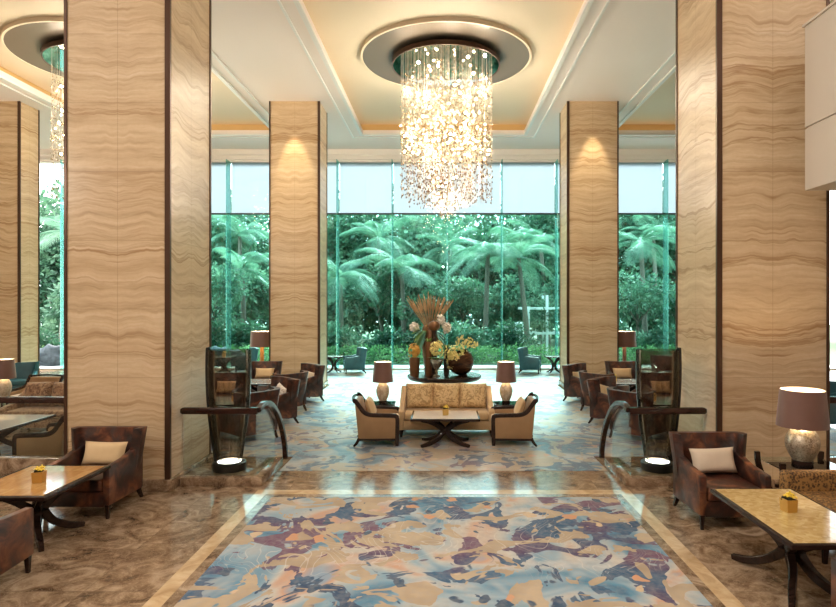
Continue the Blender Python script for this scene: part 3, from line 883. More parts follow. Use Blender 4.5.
make_sofa('gold floral three cushion sofa facing the pale coffee table', TANSOFA, GOLDFLORAL, .055, 11.13)
t = make_table('coffee_table', 'pale topped coffee table on crossed dark legs before the gold sofa', 1.15, .80, .50, PALETOP, spread=.70, border=.03)
t.location = (.03, 10.24, 0)
put_pot(X(445.5, 10.25), 10.2, .50, 'small brass flower pot on the pale coffee table', .1)

def make_frame_chair(label, W=.80, D=.72):
    """tan armchair in a dark wooden frame; front towards -y"""
    r = thing('framed_armchair', label, 'armchair')
    a = W / 2; f = -D / 2; b = D / 2
    top = [(f + .02, .47), (f + .05, .505), (f + .25, .515), (b - .26, .525), (b - .15, .57), (b - .08, .66), (b - .01, .755)]
    for sx in (-1, 1):
        prof = [(f + .02, .12)] + [(p[0], p[1] - .015) for p in top] + [(b + .0, .72), (b - .06, .12)]
        x0, x1 = sorted((sx * (a - .012), sx * (a - .07)))
        s = MB().prism(prof, 'x', x0, x1, .006).obj('side_panel', TANCHAIR, r)
        xm = sx * (a - .03)
        pts = [(xm, f + .02, .006), (xm, f + .02, .12), (xm, f + .015, .40)] + [(xm, p[0], p[1]) for p in top] + [(xm * .97, b + .025, .765)]
        MB().tube(pts, [.7, 1] + [1] * (len(pts) - 2), sub=4, sec=(.036, .019), up=(1, 0, 0)).obj('frame_rail', LEGWOOD, r)
        MB().tube([(xm, f + .03, .115), (xm, b - .05, .115)], [1, 1], sec=(.03, .018)).obj('frame_rail', LEGWOOD, r)
        MB().tube([(xm, b - .07, .14), (xm, b - .03, .06), (xm, b + .02, .006)], [1, .9, .6], sub=3, sec=(.03, .026)).obj('leg', LEGWOOD, r)
    MB().prism([(b - .13, .14), (b - .15, .45), (b - .07, .74), (b + .01, .75), (b - .01, .60), (b - .06, .14)], 'x', -a + .07, a - .07, .012).obj('backrest', TANCHAIR, r)
    MB().tube([(-a + .04, b + .02, .76), (-a * .5, b + .045, .775), (0, b + .055, .78), (a * .5, b + .045, .775), (a - .04, b + .02, .76)], [1] * 5, sub=4, sec=(.022, .018)).obj('top_rail', LEGWOOD, r)
    MB().box(-a + .07, a - .07, f + .03, b - .12, .13, .29, .01).obj('seat_base', TANCHAIR, r)
    MB().box(-a + .072, a - .072, f - .01, b - .14, .292, .43, .04, 3).obj('seat_cushion', PALECUSHION, r)
    return r
FG = 'tan armchairs in dark wooden frames'
fc = make_frame_chair('tan framed armchair beside the gold sofa, opposite the balcony side'); fc['group'] = FG
fc.location = (-1.14, 10.42, 0); fc.rotation_euler = (0, 0, ang(3))
dup(fc, (1.20, 10.42, 0), ang(177), 'tan framed armchair beside the gold sofa, on the balcony side', FG)
put_pillow(-1.14, 10.42, 3, 'tan cushion in the framed armchair opposite the balcony side of the sofa', CREAM, .42, .34, .14, z=.43, back=.12, tilt=20, group='cushions in the framed armchairs')
put_pillow(1.20, 10.42, 177, 'tan cushion in the framed armchair on the balcony side of the sofa', CREAM, .42, .34, .14, z=.43, back=.12, tilt=20, group='cushions in the framed armchairs')

# round display table under the chandelier
YT = 14.66
r = thing('round_table', 'round dark wooden display table carrying the flower arrangement', 'table', (.02, YT, 0))
MB().lathe([(0, .53), (.78, .53), (.86, .55), (.90, .60), (.90, .64), (.885, .655), (0, .655)], 64).obj('tabletop', LEGWOOD, r)
MB().lathe([(.45, 0), (.45, .04), (.32, .08), (.28, .3), (.36, .5), (.40, .54), (0, .54)], 40).obj('pedestal', LEGWOOD, r)
ZF = .655
def blossom_cluster(mb, c, R, n, size, rr, sz=(1, 1, 1), petals=4):
    for k in range(n):
        u = Vector((rr.gauss(0, 1), rr.gauss(0, 1), rr.gauss(0, 1))).normalized()
        p = Vector(c) + Vector((u.x * R * sz[0], u.y * R * sz[1], u.z * R * sz[2])) * rr.uniform(.35, 1.05)
        for q in range(petals):
            a = q * 2 * PI / petals + k
            v = MB(); v.ball((size * .55, 0, 0), size * .6, 6, 4, (1, .75, .35))
            M = Matrix.Translation(p) @ u.to_track_quat('Z', 'Y').to_matrix().to_4x4() @ Matrix.Rotation(a, 4, 'Z') @ Matrix.Rotation(-.5, 4, 'Y')
            v.xf(M); mb.add(v.v, v.f)
def leaf_blade(mb, p0, p1, w, droop=.2, n=8):
    p0, p1 = Vector(p0), Vector(p1)
    d = p1 - p0; side = d.cross(Vector((0, 0, 1)))
    if side.length < 1e-3: side = Vector((1, 0, 0))
    side.normalize()
    vs = []
    for k in range(n + 1):
        u = k / n; c = p0 + d * u - Vector((0, 0, droop * u * u)); ww = w * math.sin(PI * min(1, .08 + .92 * u)) ** .8
        vs += [c - side * ww, c + Vector((0, 0, -ww * .3)), c + side * ww]
    mb.add(vs, [f for k in range(n) for f in ((3 * k, 3 * k + 1, 3 * k + 4, 3 * k + 3), (3 * k + 1, 3 * k + 2, 3 * k + 5, 3 * k + 4))])
rr = random.Random(5)
def at(px, py, d=YT): return (X(px, d), d, Z(py, d))
# tall bronze vase with plumes
x0 = X(430, YT)
r = thing('tall_vase', 'tall bronze vase of dried plumes and orchids on the round table', 'vase', (x0, YT + .12, ZF))
MB().lathe([(.10, 0), (.12, .05), (.15, .35), (.20, .75), (.17, 1.0), (.145, 1.06), (.13, 1.06), (.14, .98), (0, .9)], 36).obj('vase_body', COPPER, r)
for k in range(20):
    a = -1.0 + 2.0 * k / 19 + rr.uniform(-.04, .04)
    b = rr.uniform(-.35, .35)
    L = rr.uniform(.62, .80)
    tip = Vector((math.sin(a * .82) * L * .92, b * .5, 1.0 + math.cos(a * .62) * L))
    base = Vector((a * .08, b * .12, .98))
    mb = MB()
    mid = base.lerp(tip, .5)
    mb.tube([base, mid, mid.lerp(tip, .25), mid.lerp(tip, .6), tip], [.006, .008, .021, .018, .003], n=7, sub=2)
    dirv = (tip - mid).normalized()
    for q in range(26):
        p = mid.lerp(tip, .1 + .85 * q / 26)
        w = Vector((rr.uniform(-1, 1), rr.uniform(-1, 1), rr.uniform(-1, 1))).cross(dirv).normalized()
        e = p + w * .024 + dirv * .055
        mb.add([p - dirv * .012, p + dirv * .02, e], [(0, 1, 2)])
    mb.obj('plume', STRAW, r, raw=True)
for sx, pz, px_ in ((-1, 1.03, -.33), (1, 1.16, .22), (1, 1.0, .34)):
    mb = MB().ball((px_, -.12, pz), .05, 10, 7); blossom_cluster(mb, (px_, -.12, pz), .09, 14, .065, rr)
    mb.obj('white_orchid', WHITEPETAL, r)
    MB().tube([(0, -.05, .92), (px_ * .6, -.1, pz + .02), (px_, -.12, pz)], .006, n=6, sub=4).obj('orchid_stem', LEAFGREEN, r)
mb = MB()
for k in range(9):
    leaf_blade(mb, (-.05 - .02 * k, -.15, .95), (-.30 - .03 * (k % 4), -.22 - .04 * (k % 3), .30 + .09 * k), .075, .05)
for k in range(4): leaf_blade(mb, (.08, -.12, .95), (.34, -.18, .55 + .12 * k), .045, .05)
mb.obj('leaves', LEAFGREEN, r)
# copper sphere resting in front
p = at(434, 328.5, YT - .1)
r = thing('copper_stand', 'smooth copper globe on a slim wooden post in the flower arrangement', 'ornament', (p[0], YT - .14, ZF))
MB().lathe([(.10, 0), (.10, .02), (.05, .05), (.05, p[2] - ZF - .12), (.08, p[2] - ZF - .10), (0, p[2] - ZF - .10)], 24).obj('post', DARKPOT, r)
MB().ball((0, 0, p[2] - ZF), .12, 28, 18, (1.15, 1, 1)).obj('globe', COPPER, r)
# small urn of yellow orchids in front
px_ = X(436.5, YT - .45)
r = thing('silver_urn', 'small silver urn of yellow orchids at the front of the round table', 'vase', (px_, YT - .45, ZF))
MB().lathe([(.09, 0), (.09, .02), (.03, .06), (.03, .16), (.09, .22), (.15, .36), (.155, .40), (.145, .40), (.08, .24), (0, .2)], 32).obj('urn_body', pbr('urn_silver', (.5, .45, .36), .25, .8), r)
mb = MB(); blossom_cluster(mb, (.02, 0, .62), .17, 46, .05, rr, (1.05, .8, 1.15)); mb.obj('yellow_orchid', PALEPETAL, r)
mb = MB()
for k in range(10):
    a = k * .63; leaf_blade(mb, (0, 0, .38), (.22 * math.cos(a), .18 * math.sin(a), .50), .03, .06)
mb.obj('leaves', LEAFGREEN, r)
px_ = X(414.5, YT - .3)
r = thing('brown_pot', 'narrow brown pot of orange orchids at the edge of the round table', 'vase', (px_, YT - .3, ZF))
MB().lathe([(.10, 0), (.11, .1), (.12, .34), (.11, .42), (.10, .42), (.1, .3), (0, .3)], 32).obj('pot_body', COPPER, r)
mb = MB(); blossom_cluster(mb, (0, 0, .56), .14, 48, .045, rr, (.9, .8, 1.2)); mb.obj('orange_orchid', pbr('orange_orchid', (.75, .45, .10), .5), r)
px_ = X(443, YT - .05)
for k, (px2, hh, w_) in enumerate(((428.5, .78, .075), (446.5, .62, .06))):
    r = thing('wooden_cylinder', ['tall slim glossy wooden cylinder standing on the round table', 'shorter glossy wooden cylinder beside the silver urn'][k], 'vase', (X(px2, YT - .25), YT - .28 + .3 * k, ZF))
    MB().lathe([(w_, 0), (w_ * 1.1, .1), (w_ * 1.15, hh * .7), (w_ * .9, hh), (w_ * .7, hh), (w_ * .7, hh - .1), (0, hh - .1)], 28).obj('cylinder_body', COPPER if k == 0 else DARKPOT, r)
    mb = MB()
    for q in range(6): leaf_blade(mb, (0, 0, hh - .05), (.12 * math.cos(q), .10 * math.sin(q), hh + .12), .03, .04)
    mb.obj('leaves', LEAFGREEN, r)
# shell planter with yellow blossom
px_ = X(463, YT - .2)
r = thing('shell_planter', 'rounded copper shell planter overflowing with yellow blossom', 'planter', (px_, YT - .12, ZF))
prof = [(.0, -.02)] + [(.29 * math.sin(u * PI / 12) * (1 if u < 8 else .98), .32 - .34 * math.cos(u * PI / 12)) for u in range(1, 9)]
prof += [(q[0] * .93, q[1] * .95 + .02) for q in prof[::-1]]
M = Matrix.Translation((.06, 0, .05)) @ Matrix.Rotation(math.radians(-24), 4, 'Y') @ Matrix.Rotation(math.radians(14), 4, 'X')
MB().lathe(prof, 40, 1.05, .85, cap=False).xf(M).obj('shell_body', pbr('streaked_copper', (.1, .05, .03), .22, .5, fn=lambda t, b: t.set(b.inputs['Base Color'], t.ramp(t.noise(t.mapping(t.coord(), (3, 3, 14)), 1.2, 4.0, .6, .8), [(.35, (.03, .014, .008)), (.55, (.13, .055, .025)), (.7, (.34, .17, .075))]))), r)
MB().lathe([(.10, 0), (.11, .02), (.08, .05), (0, .05)], 20).obj('foot', DARKPOT, r)
mb = MB(); blossom_cluster(mb, (-.17, -.17, .42), .25, 110, .045, rr, (1.1, .75, 1.05)); blossom_cluster(mb, (.02, -.05, .76), .2, 36, .038, rr, (1.0, .8, .75)); blossom_cluster(mb, (.22, -.05, .72), .14, 20, .038, rr, (1.3, .8, .6))
mb.obj('yellow_blossom', PALEPETAL, r)
mb = MB()
for k in range(26):
    a = rr.uniform(0, 2 * PI); leaf_blade(mb, (-.1, -.12, .42), (-.1 + .34 * math.cos(a), -.12 + .2 * math.sin(a), .42 + rr.uniform(-.15, .2)), .03, .04)
mb.obj('leaves', LEAFGREEN, r)

for o in list(bpy.data.objects):
    if o.name.split('.')[0] in ('tall_vase', 'copper_stand', 'silver_urn', 'brown_pot', 'wooden_cylinder', 'shell_planter'):
        k_ = 1.14 if o.name.startswith('tall_vase') else 1.06
        o.scale = (k_, k_, k_)
# ------------------------------------------------------------------ leather groups in the aisles beside the centre
SIDE = {-1: 'opposite the balcony side', 1: 'on the balcony side'}
for sg in (-1, 1):
    sd = SIDE[sg]
    def mth(th): return th if sg > 0 else 180 - th
    def tb(x, y, th, lab): put_tub(sg * x, y, mth(th), lab + ', ' + sd)
    def pl(x, y, th, lab, mat=CREAM, **k): put_pillow(sg * x, y, mth(th), lab + ', ' + sd, mat, **k)
    tb(3.46, 14.72, -42, 'leather tub chair at the aisle closest to the window')
    pl(3.46, 14.72, -42, 'cushion on the aisle tub chair closest to the window', CREAM if sg > 0 else PALECUSHION, roll=4)
    tb(3.58, 13.35, 38, 'second leather tub chair along the aisle from the window')
    tb(3.42, 11.98, -42, 'third leather tub chair along the aisle from the window')
    pl(3.42, 11.98, -42, 'cushion on the third aisle tub chair from the window', CREAM if sg > 0 else PRINTCUSHION, roll=14, h=.30)
    tb(3.48, 10.66, 38, 'leather tub chair nearest the curled handrail')
    tb(4.66, 15.45, -90, 'leather tub chair below the floor lamp facing the hall')
    pl(4.66, 15.45, -90, 'cushion on the tub chair below the floor lamp', CREAM, w=.5)
    tb(4.72, 12.85, -90, 'leather tub chair seen through the smoked vase')
    pl(4.72, 12.85, -90, 'cushion on the tub chair seen through the smoked vase', CREAM, w=.42)
    t = make_table('lounge_table', 'pale topped table among the tub chairs closer to the window, ' + sd, .9, .95, .56, PALETOP, spread=.66, border=.04)
    t.location = (sg * 4.28, 14.15, 0)
    t = make_table('lounge_table', 'pale topped table among the tub chairs by the smoked vase, ' + sd, 1.0, .95, .56, PALETOP, spread=.66, border=.04)
    t.location = (sg * 4.18, 11.35, 0)
    put_pot(sg * X(443.5 + 171, 14.2), 14.25, .56, 'small brass flower pot on the table closer to the window, ' + sd, .3)
    put_pot(sg * X(443.5 + 209, 11.3), 11.3, .56, 'small brass flower pot on the table behind the smoked vase, ' + sd, .3)
put_tub(6.45, 17.3, -100, 'dark leather tub chair near the window, seen over the balcony side smoked vase')

# chairs and console tables along the window
w0 = make_tub('window_armchair', 'dark teal armchair by the window, opposite the balcony side', TEAL, .70, .72, .86, .56)
WG = 'dark teal armchairs along the window'
w0['group'] = WG
w0.location = (X(354.5, 20.7), 20.75, 0); w0.rotation_euler = (0, 0, ang(195))
dup(w0, (X(530, 20.7), 20.75, 0), ang(-15), 'dark teal armchair by the window, on the balcony side', WG)
dup(w0, (X(20, 15.6), 15.6, 0), ang(-60), 'dark teal armchair behind the brown floral sofa', WG)
dup(w0, (X(246, 20.6), 20.6, 0), ang(200), 'dark teal armchair beside the mauve floor lamp', WG)
CG = 'small console tables along the window'
c0 = make_table('console_table', 'small console table by the window, opposite the balcony side', .62, .55, .58, PALETOP, spread=.7, leg=.022, border=.02)
c0['group'] = CG; c0.location = (X(334, 20.7), 20.7, 0)
dup(c0, (X(554, 20.7), 20.7, 0), 0, 'small console table by the window, on the balcony side', CG)
dup(c0, (X(224, 20.4), 20.4, 0), 0, 'small console table by the window behind the smoked vase', CG)
put_pot(X(224, 20.4), 20.4, .58, 'small brass flower pot on the console table by the window', .3, 1.2)

# ------------------------------------------------------------------ side bay beyond the straight railing
make_sofa('brown floral sofa behind the glass railing', BROWNFLORAL, BROWNFLORAL, -7.2, 11.3, 0, 1.75)
t = make_table('coffee_table', 'pale topped coffee table behind the glass railing', 1.1, 1.30, .50, PALETOP, spread=.66, border=.03)
t.location = (-7.17, 9.62, 0)
dup(fc, (-5.78, 8.95, 0), ang(180), 'tan framed armchair just behind the glass railing', FG)
dup(fc, (X(33, 13.1), 13.2, 0), ang(-90), 'tan framed armchair beyond the brown floral sofa', FG)
side_table('dark side table at the end of the brown floral sofa', (-8.78, 12.0, 0))
make_lamp('table_lamp', 'mauve shade table lamp beside the brown floral sofa', .78, CERAMIC, SHADE, .197, .165, .38, .125, 14, (-8.78, 12.0, .506))
dup(w0, (X(834, 11.5), 11.5, 0), ang(180), 'dark teal armchair half hidden behind the onyx column on the balcony side', WG)

# ------------------------------------------------------------------ chandeliers
def chandelier(label, x, y, detail=1.0):
    rr = random.Random(21)
    r = thing('chandelier', label, 'chandelier', (x, y, 0), 0, 'crystal chandeliers')
    # brushed ring on the coffer, mirror drum below it
    MB().lathe([(.6, 8.37), (1.30, 8.36), (2.02, 8.34), (2.02, 8.42)], 96, cap=False).obj('ceiling_ring', STEEL, r)
    MB().lathe([(2.02, 8.42), (2.02, 8.33), (2.07, 8.33), (2.07, 8.42)], 96, cap=False).obj('ring_lip', SAND, r)
    MB().lathe([(1.0, 8.28), (1.32, 8.28), (1.32, 8.17), (1.29, 8.17), (1.29, 8.18)], 96, cap=False).obj('drum', BRONZE, r)
    MB().lathe([(0, 8.18), (1.29, 8.18), (1.29, 8.22), (0, 8.22)], 96).obj('mirror_disc', MIRROR, r)
    pts = []
    strings, drops, amber = MB(), MB(), MB()
    def oct_(mb, p, a, b):
        x_, y_, z_ = p
        mb.add([(x_ + a, y_, z_), (x_, y_ + a, z_), (x_ - a, y_, z_), (x_, y_ - a, z_), (x_, y_, z_ + b), (x_, y_, z_ - b)],
               [(0, 1, 4), (1, 2, 4), (2, 3, 4), (3, 0, 4), (1, 0, 5), (2, 1, 5), (3, 2, 5), (0, 3, 5)])
    n = int(330 * detail)
    for k in range(n):
        R = 1.14 * math.sqrt(rr.random()); a = rr.uniform(0, 2 * PI)
        px, py = R * math.cos(a), R * math.sin(a)
        zend = 4.95 - .12 * rr.random() - max(0, (.55 - R)) * .95 if rr.random() < .75 else rr.uniform(5.0, 6.6)
        w = .0021
        strings.add([(px - w, py - w, 8.18), (px + w, py - w, 8.18), (px, py + w, 8.18), (px - w, py - w, zend), (px + w, py - w, zend), (px, py + w, zend)], [(0, 1, 4, 3), (1, 2, 5, 4), (2, 0, 3, 5)])
        z = 8.0 - rr.random() * .3
        while z > zend:
            if 6.55 < z < 6.75: step = .05
            if z > 5.75:
                oct_(drops, (px + rr.uniform(-.02, .02), py, z), rr.uniform(.010, .020), rr.uniform(.016, .03))
                z -= rr.uniform(.12, .30) if not 6.25 < z < 6.55 else rr.uniform(.03, .08)
            else:
                oct_(amber if rr.random() < .75 else drops, (px + rr.uniform(-.02, .02), py, z), rr.uniform(.014, .022), rr.uniform(.022, .036))
                z -= rr.uniform(.12, .30)
    o = strings.obj('strings', STRINGW, r, raw=True); o['kind'] = 'stuff'
    o = drops.obj('crystal_drops', CRYSTAL, r, raw=True); o['kind'] = 'stuff'
    o = amber.obj('amber_drops', AMBER, r, raw=True); o['kind'] = 'stuff'
    sl = MB()
    for k in range(int(150 * detail)):
        R_ = 1.12 * math.sqrt(rr.random()); a = rr.uniform(0, 2 * PI)
        sl.ball((R_ * math.cos(a), R_ * math.sin(a), rr.choice((rr.uniform(5.75, 7.9), rr.uniform(6.1, 6.9)))), .017, 6, 4)
    o = sl.obj('small_lights', BULB, r, raw=True); o['kind'] = 'stuff'
    # glass globes, each with a glowing core
    gm = MB().ball((0, 0, 0), .058, 14, 9).mesh('light_globe', GLOBE)
    bm_ = MB().ball((0, 0, 0), .026, 10, 7).mesh('globe_core', BULB)
    for k in range(int(98 * detail)):
        if k < 78:
            R = 1.10 * math.sqrt(rr.random()); z = rr.uniform(5.85, 7.95)
            if rr.random() < .3: z = rr.uniform(6.0, 7.0)
        else:
            R = .5 * math.sqrt(rr.random()); z = rr.uniform(4.62, 5.5)
        a = rr.uniform(0, 2 * PI)
        g = bpy.data.objects.new('light_globe', gm); col.objects.link(g); g.parent = r
        g.location = (R * math.cos(a), R * math.sin(a), z)
        s = rr.uniform(.75, 1.25); g.scale = (s, s, s)
        c = bpy.data.objects.new('globe_core', bm_); col.objects.link(c); c.parent = g
    for z, e, gx, gy in [(7.9 - .09 * k, 27, .95 * math.cos(k * 2.4), .95 * math.sin(k * 2.4)) for k in range(10)] + [(6.6 - .2 * k, 30, .9 * math.cos(k * 2.4 + 1), .9 * math.sin(k * 2.4 + 1)) for k in range(6)] + [(5.1, 36, .15, .1), (4.9, 36, -.15, -.1)]:
        l = bpy.data.lights.new('globe_glow', 'POINT'); l.energy = e; l.color = (1, .87, .69); l.shadow_soft_size = .03
        lo = bpy.data.objects.new('globe_glow', l); col.objects.link(lo); lo.parent = r; lo.location = (gx, gy, z)
chandelier('crystal chandelier of glowing glass globes above the round flower table', .06, YT)
chandelier('crystal chandelier half hidden behind the onyx column, opposite the balcony side', BAYS[0] - .05, YT, .8)

# ------------------------------------------------------------------ garden beyond the glass
struct(MB().box(-45, 45, YW + .3, 75, -.35, -.08).obj('ground', EARTH, smooth=False))
struct(MB().box(-45, 45, YW + .26, YW + 1.6, -.2, -.02).obj('path', PAVING, smooth=False))
def leaf_cloud(mb, c, R, n, size, rr, shell_=.55, asp=2.2):
    """blades of foliage through an ellipsoid"""
    for k in range(n):
        u = Vector((rr.gauss(0, 1), rr.gauss(0, 1), rr.gauss(0, 1))).normalized()
        q = rr.uniform(shell_, 1.0) * (1 + .25 * mnoise.noise(u * 2.2 + Vector(c)))
        p = Vector(c) + Vector((u.x * R[0], u.y * R[1], u.z * R[2])) * q
        d = (u + Vector((rr.uniform(-1, 1), rr.uniform(-1, 1), rr.uniform(-1.1, .5)))).normalized()
        s = d.cross(Vector((rr.uniform(-1, 1), rr.uniform(-1, 1), rr.uniform(-1, 1))))
        if s.length < .05: continue
        s.normalize(); L = size * rr.uniform(.6, 1.3)
        mb.add([p, p + d * L * .5 + s * L / asp * .5, p + d * L, p + d * L * .5 - s * L / asp * .5], [(0, 1, 2, 3)])
def tree(name, label, x, y, h, R, mat, n, size, seed, group, trunk=.14):
    rr = random.Random(seed)
    r = thing(name, label, 'tree', (x, y, -.1), 0, group)
    zc = h - R[2]
    lean = rr.uniform(-.4, .4)
    MB().tube([(0, 0, 0), (lean * .3, .1, zc * .35), (lean, 0, zc * .75), (lean * .8, 0, zc)], [trunk, trunk * .85, trunk * .7, trunk * .4], n=9, sub=4).obj('trunk', TRUNK, r)
    for k in range(4):
        a = k * PI / 2 + rr.random()
        MB().tube([(lean * .9, 0, zc * .62), (lean * .9 + R[0] * .35 * math.cos(a), R[1] * .35 * math.sin(a), zc * .85), (lean * .9 + R[0] * .7 * math.cos(a), R[1] * .7 * math.sin(a), zc + R[2] * .25)], [trunk * .5, trunk * .35, trunk * .12], n=7, sub=4).obj('branch', TRUNK, r)
    mb = MB()
    for k in range(7):
        a = rr.uniform(0, 2 * PI); q = rr.uniform(.25, .62)
        leaf_cloud(mb, (lean * .8 + R[0] * q * math.cos(a), R[1] * q * math.sin(a), zc + rr.uniform(-.55, .55) * R[2]), (R[0] * .5, R[1] * .5, R[2] * .48), n // 7, size, rr)
    mb.obj('foliage', mat, r, raw=True)
    return r
def palm(label, x, y, h, seed, nf=16, L=2.6, bush=False):
    rr = random.Random(seed)
    r = thing('palm_tree', label, 'palm', (x, y, -.1), 0, 'garden palms')
    bend = rr.uniform(-.5, .5)
    MB().tube([(0, 0, 0), (bend * .3, 0, h * .4), (bend, 0, h)], [.16, .12, .09], n=10, sub=6).obj('trunk', TRUNK, r)
    for k in range(nf):
        a = 2 * PI * k / nf + rr.uniform(-.25, .25)
        el = rr.uniform(-.1, 1.15)
        LL = L * rr.uniform(.8, 1.15)
        pts = []
        p = Vector((bend, 0, h)); dirv = Vector((math.cos(a) * math.cos(el), math.sin(a) * math.cos(el), math.sin(el)))
        n = 16
        for q in range(n + 1):
            pts.append(p.copy()); p = p + dirv * (LL / n); dirv = (dirv + Vector((0, 0, -.105))).normalized()
        mb = MB().tube(pts, [.022 * (1 - .8 * q / n) for q in range(n + 1)], n=5)
        for q in range(1, n * 2):
            u = q / (n * 2); i = min(int(u * n), n - 1)
            c = pts[i].lerp(pts[i + 1], u * n - i); t = (pts[i + 1] - pts[i]).normalized()
            s = t.cross(Vector((0, 0, 1)))
            if s.length < .01: continue
            s.normalize()
            ll = LL * .30 * math.sin(PI * (.12 + .86 * u)) ** .7
            for sgn in (-1, 1):
                e = c + s * sgn * ll * .85 + t * ll * .45 - Vector((0, 0, ll * .38))
                m_ = c.lerp(e, .45) + Vector((0, 0, ll * .06))
                w = t * .017
                mb.add([c - w * .6, c + w * .6, m_ + w, e, m_ - w], [(0, 1, 2, 3, 4)])
        mb.obj('frond', LEAFP, r, raw=True)
PALMS = [(-4.6, 27, 4.6, 'palm beside the window column, opposite the balcony side'), (-1.9, 29, 4.4, 'leaning palm behind the tall plume vase'), (1.9, 27.5, 4.8, 'arching palm rising over the copper planter'),
         (3.9, 27.5, 4.9, 'slender palm beside the white garden pergola'), (-9.3, 28, 5.0, 'palm drooping over the boulders'), (9.6, 28.5, 5.6, 'palm behind the dark brown floor lamp'), (-17.2, 27, 5.6, 'palm beyond the brown floral sofa'),
         (-3.3, 32, 6.2, 'tall palm deep in the garden, opposite the balcony side'), (.3, 33, 6.4, 'tall palm deep in the garden behind the chandelier'), (5.6, 32, 6.0, 'tall palm deep in the garden above the pergola'), (-11.2, 33, 6.2, 'tall palm deep in the garden behind the boulders'), (11.8, 33, 6.4, 'tall palm deep in the garden on the balcony side')]
for i, (x, y, h, lab) in enumerate(PALMS): palm(lab, x, y, h - (.9, .2, 0, .3)[i % 4], 40 + i, 13, 2.5)
TREES = [(-6.0, 35, 9.5, 'broad dense tree behind the leaning palm'), (-1.2, 36.5, 9.0, 'broad dense tree behind the tall plume vase'), (3.6, 36, 9.0, 'broad dense tree behind the copper planter'),
         (8.4, 36, 10.0, 'broad dense tree behind the balcony side window column'), (13.2, 35, 10, 'broad dense tree behind the balcony side smoked vase'), (-12.5, 36, 9.6, 'broad dense tree behind the smoked vase opposite the balcony'), (-22, 34, 10, 'broad dense tree beyond the side bay')]
for i, (x, y, h, lab) in enumerate(TREES):
    tree('broad_tree', lab, x, y, h, (3.6, 2.4, 4.3), LEAFB if i % 2 else LEAFA, 8000, .38, 70 + i, 'broad trees deep in the garden', .2)
SMALL = [(-9.9, 26.2, 4.2, 'small branching tree between smoked vase and floor lamp'), (-3.0, 30.0, 4.6, 'small leafy tree behind the teal armchair opposite the balcony'), (8.6, 26.4, 4.0, 'small leafy tree beside the dark brown floor lamp'),
         (10.6, 27.0, 3.6, 'small leafy tree above the balcony side smoked vase'), (.9, 29.6, 4.2, 'small leafy tree behind the copper planter'), (-.9, 27.8, 3.5, 'small leafy tree behind the plume vase'), (4.9, 30, 3.8, 'small leafy tree beyond the pergola')]
for i, (x, y, h, lab) in enumerate(SMALL):
    tree('small_tree', lab, x, y, h, (1.6, 1.3, 1.35), LEAFA if i % 2 else LEAFB, 2600, .20, 90 + i, 'small garden trees', .075)
mb = MB(); rr = random.Random(7)
for k in range(26): leaf_cloud(mb, (-26 + k * 2.0, 42 + rr.uniform(-1, 1), 5.0), (1.8, 1.2, 6.0), 1500, .62, rr, .2)
o = mb.obj('undergrowth', LEAFA, raw=True); o['kind'] = 'stuff'; tag(o, 'dim tangled undergrowth behind the garden trees', 'undergrowth')
BUSH = [(-4.4, 26.0, 'round shrub behind the window armchair opposite the balcony'), (-2.4, 26.2, 'dark shrub behind the mauve lamp opposite the balcony'), (-.4, 26.4, 'dark shrub behind the dried plumes'), (1.3, 26.2, 'round shrub behind the yellow blossom'),
        (3.0, 26.8, 'round shrub behind the balcony side mauve lamp'), (6.8, 26.0, 'round shrub near the balcony side window column'), (8.9, 25.4, 'round shrub by the dark brown floor lamp'), (10.7, 25.6, 'round shrub above the balcony side smoked vase'), (-8.6, 25.8, 'round shrub by the mauve floor lamp'), (-10.8, 26.6, 'round shrub behind the boulders'), (-17.0, 24.8, 'round shrub beyond the side bay')]
for i, (x, y, lab) in enumerate(BUSH):
    rr = random.Random(130 + i)
    r = thing('shrub', lab, 'shrub', (x, y, -.1), 0, 'garden shrubs')
    for k in range(3): MB().tube([(0, 0, 0), (rr.uniform(-.3, .3), rr.uniform(-.2, .2), .6), (rr.uniform(-.6, .6), rr.uniform(-.3, .3), 1.2)], [.03, .022, .01], n=6, sub=3).obj('stem', TRUNK, r)
    mb = MB()
    for k in range(5): leaf_cloud(mb, (rr.uniform(-.7, .7), rr.uniform(-.3, .3), rr.uniform(.5, 1.25)), (.75, .55, .6), 420, .20, rr, .4)
    mb.obj('foliage', LEAFA if i % 3 else LEAFB, r, raw=True)
UNDER = [(-5.6, 'behind the central window edge opposite the balcony'), (-3.4, 'under the leaning palm'), (-1.4, 'under the tall palm behind the chandelier'), (.8, 'behind the small leafy tree over the copper planter'), (2.9, 'under the arching palm'), (5.2, 'behind the pergola'),
         (7.9, 'behind the dark brown floor lamp tree'), (10.3, 'behind the tree over the balcony side vase'), (12.8, 'deep beyond the balcony side vase'), (-8.2, 'behind the mauve floor lamp'), (-10.5, 'behind the drooping palm'), (-12.9, 'deep beyond the boulders'), (-19.5, 'beyond the side bay'), (-22.0, 'far beyond the side bay')]
for i, (x, lab) in enumerate(UNDER):
    tree('tall_shrub', 'tall dense thicket shrub ' + lab, x, 31 + (i % 3) * .8, 4.4 + .5 * (i % 2), (1.7, 1.1, 2.1), LEAFA if i % 2 else LEAFB, 3200, .27, 210 + i, 'tall thicket shrubs', .06)
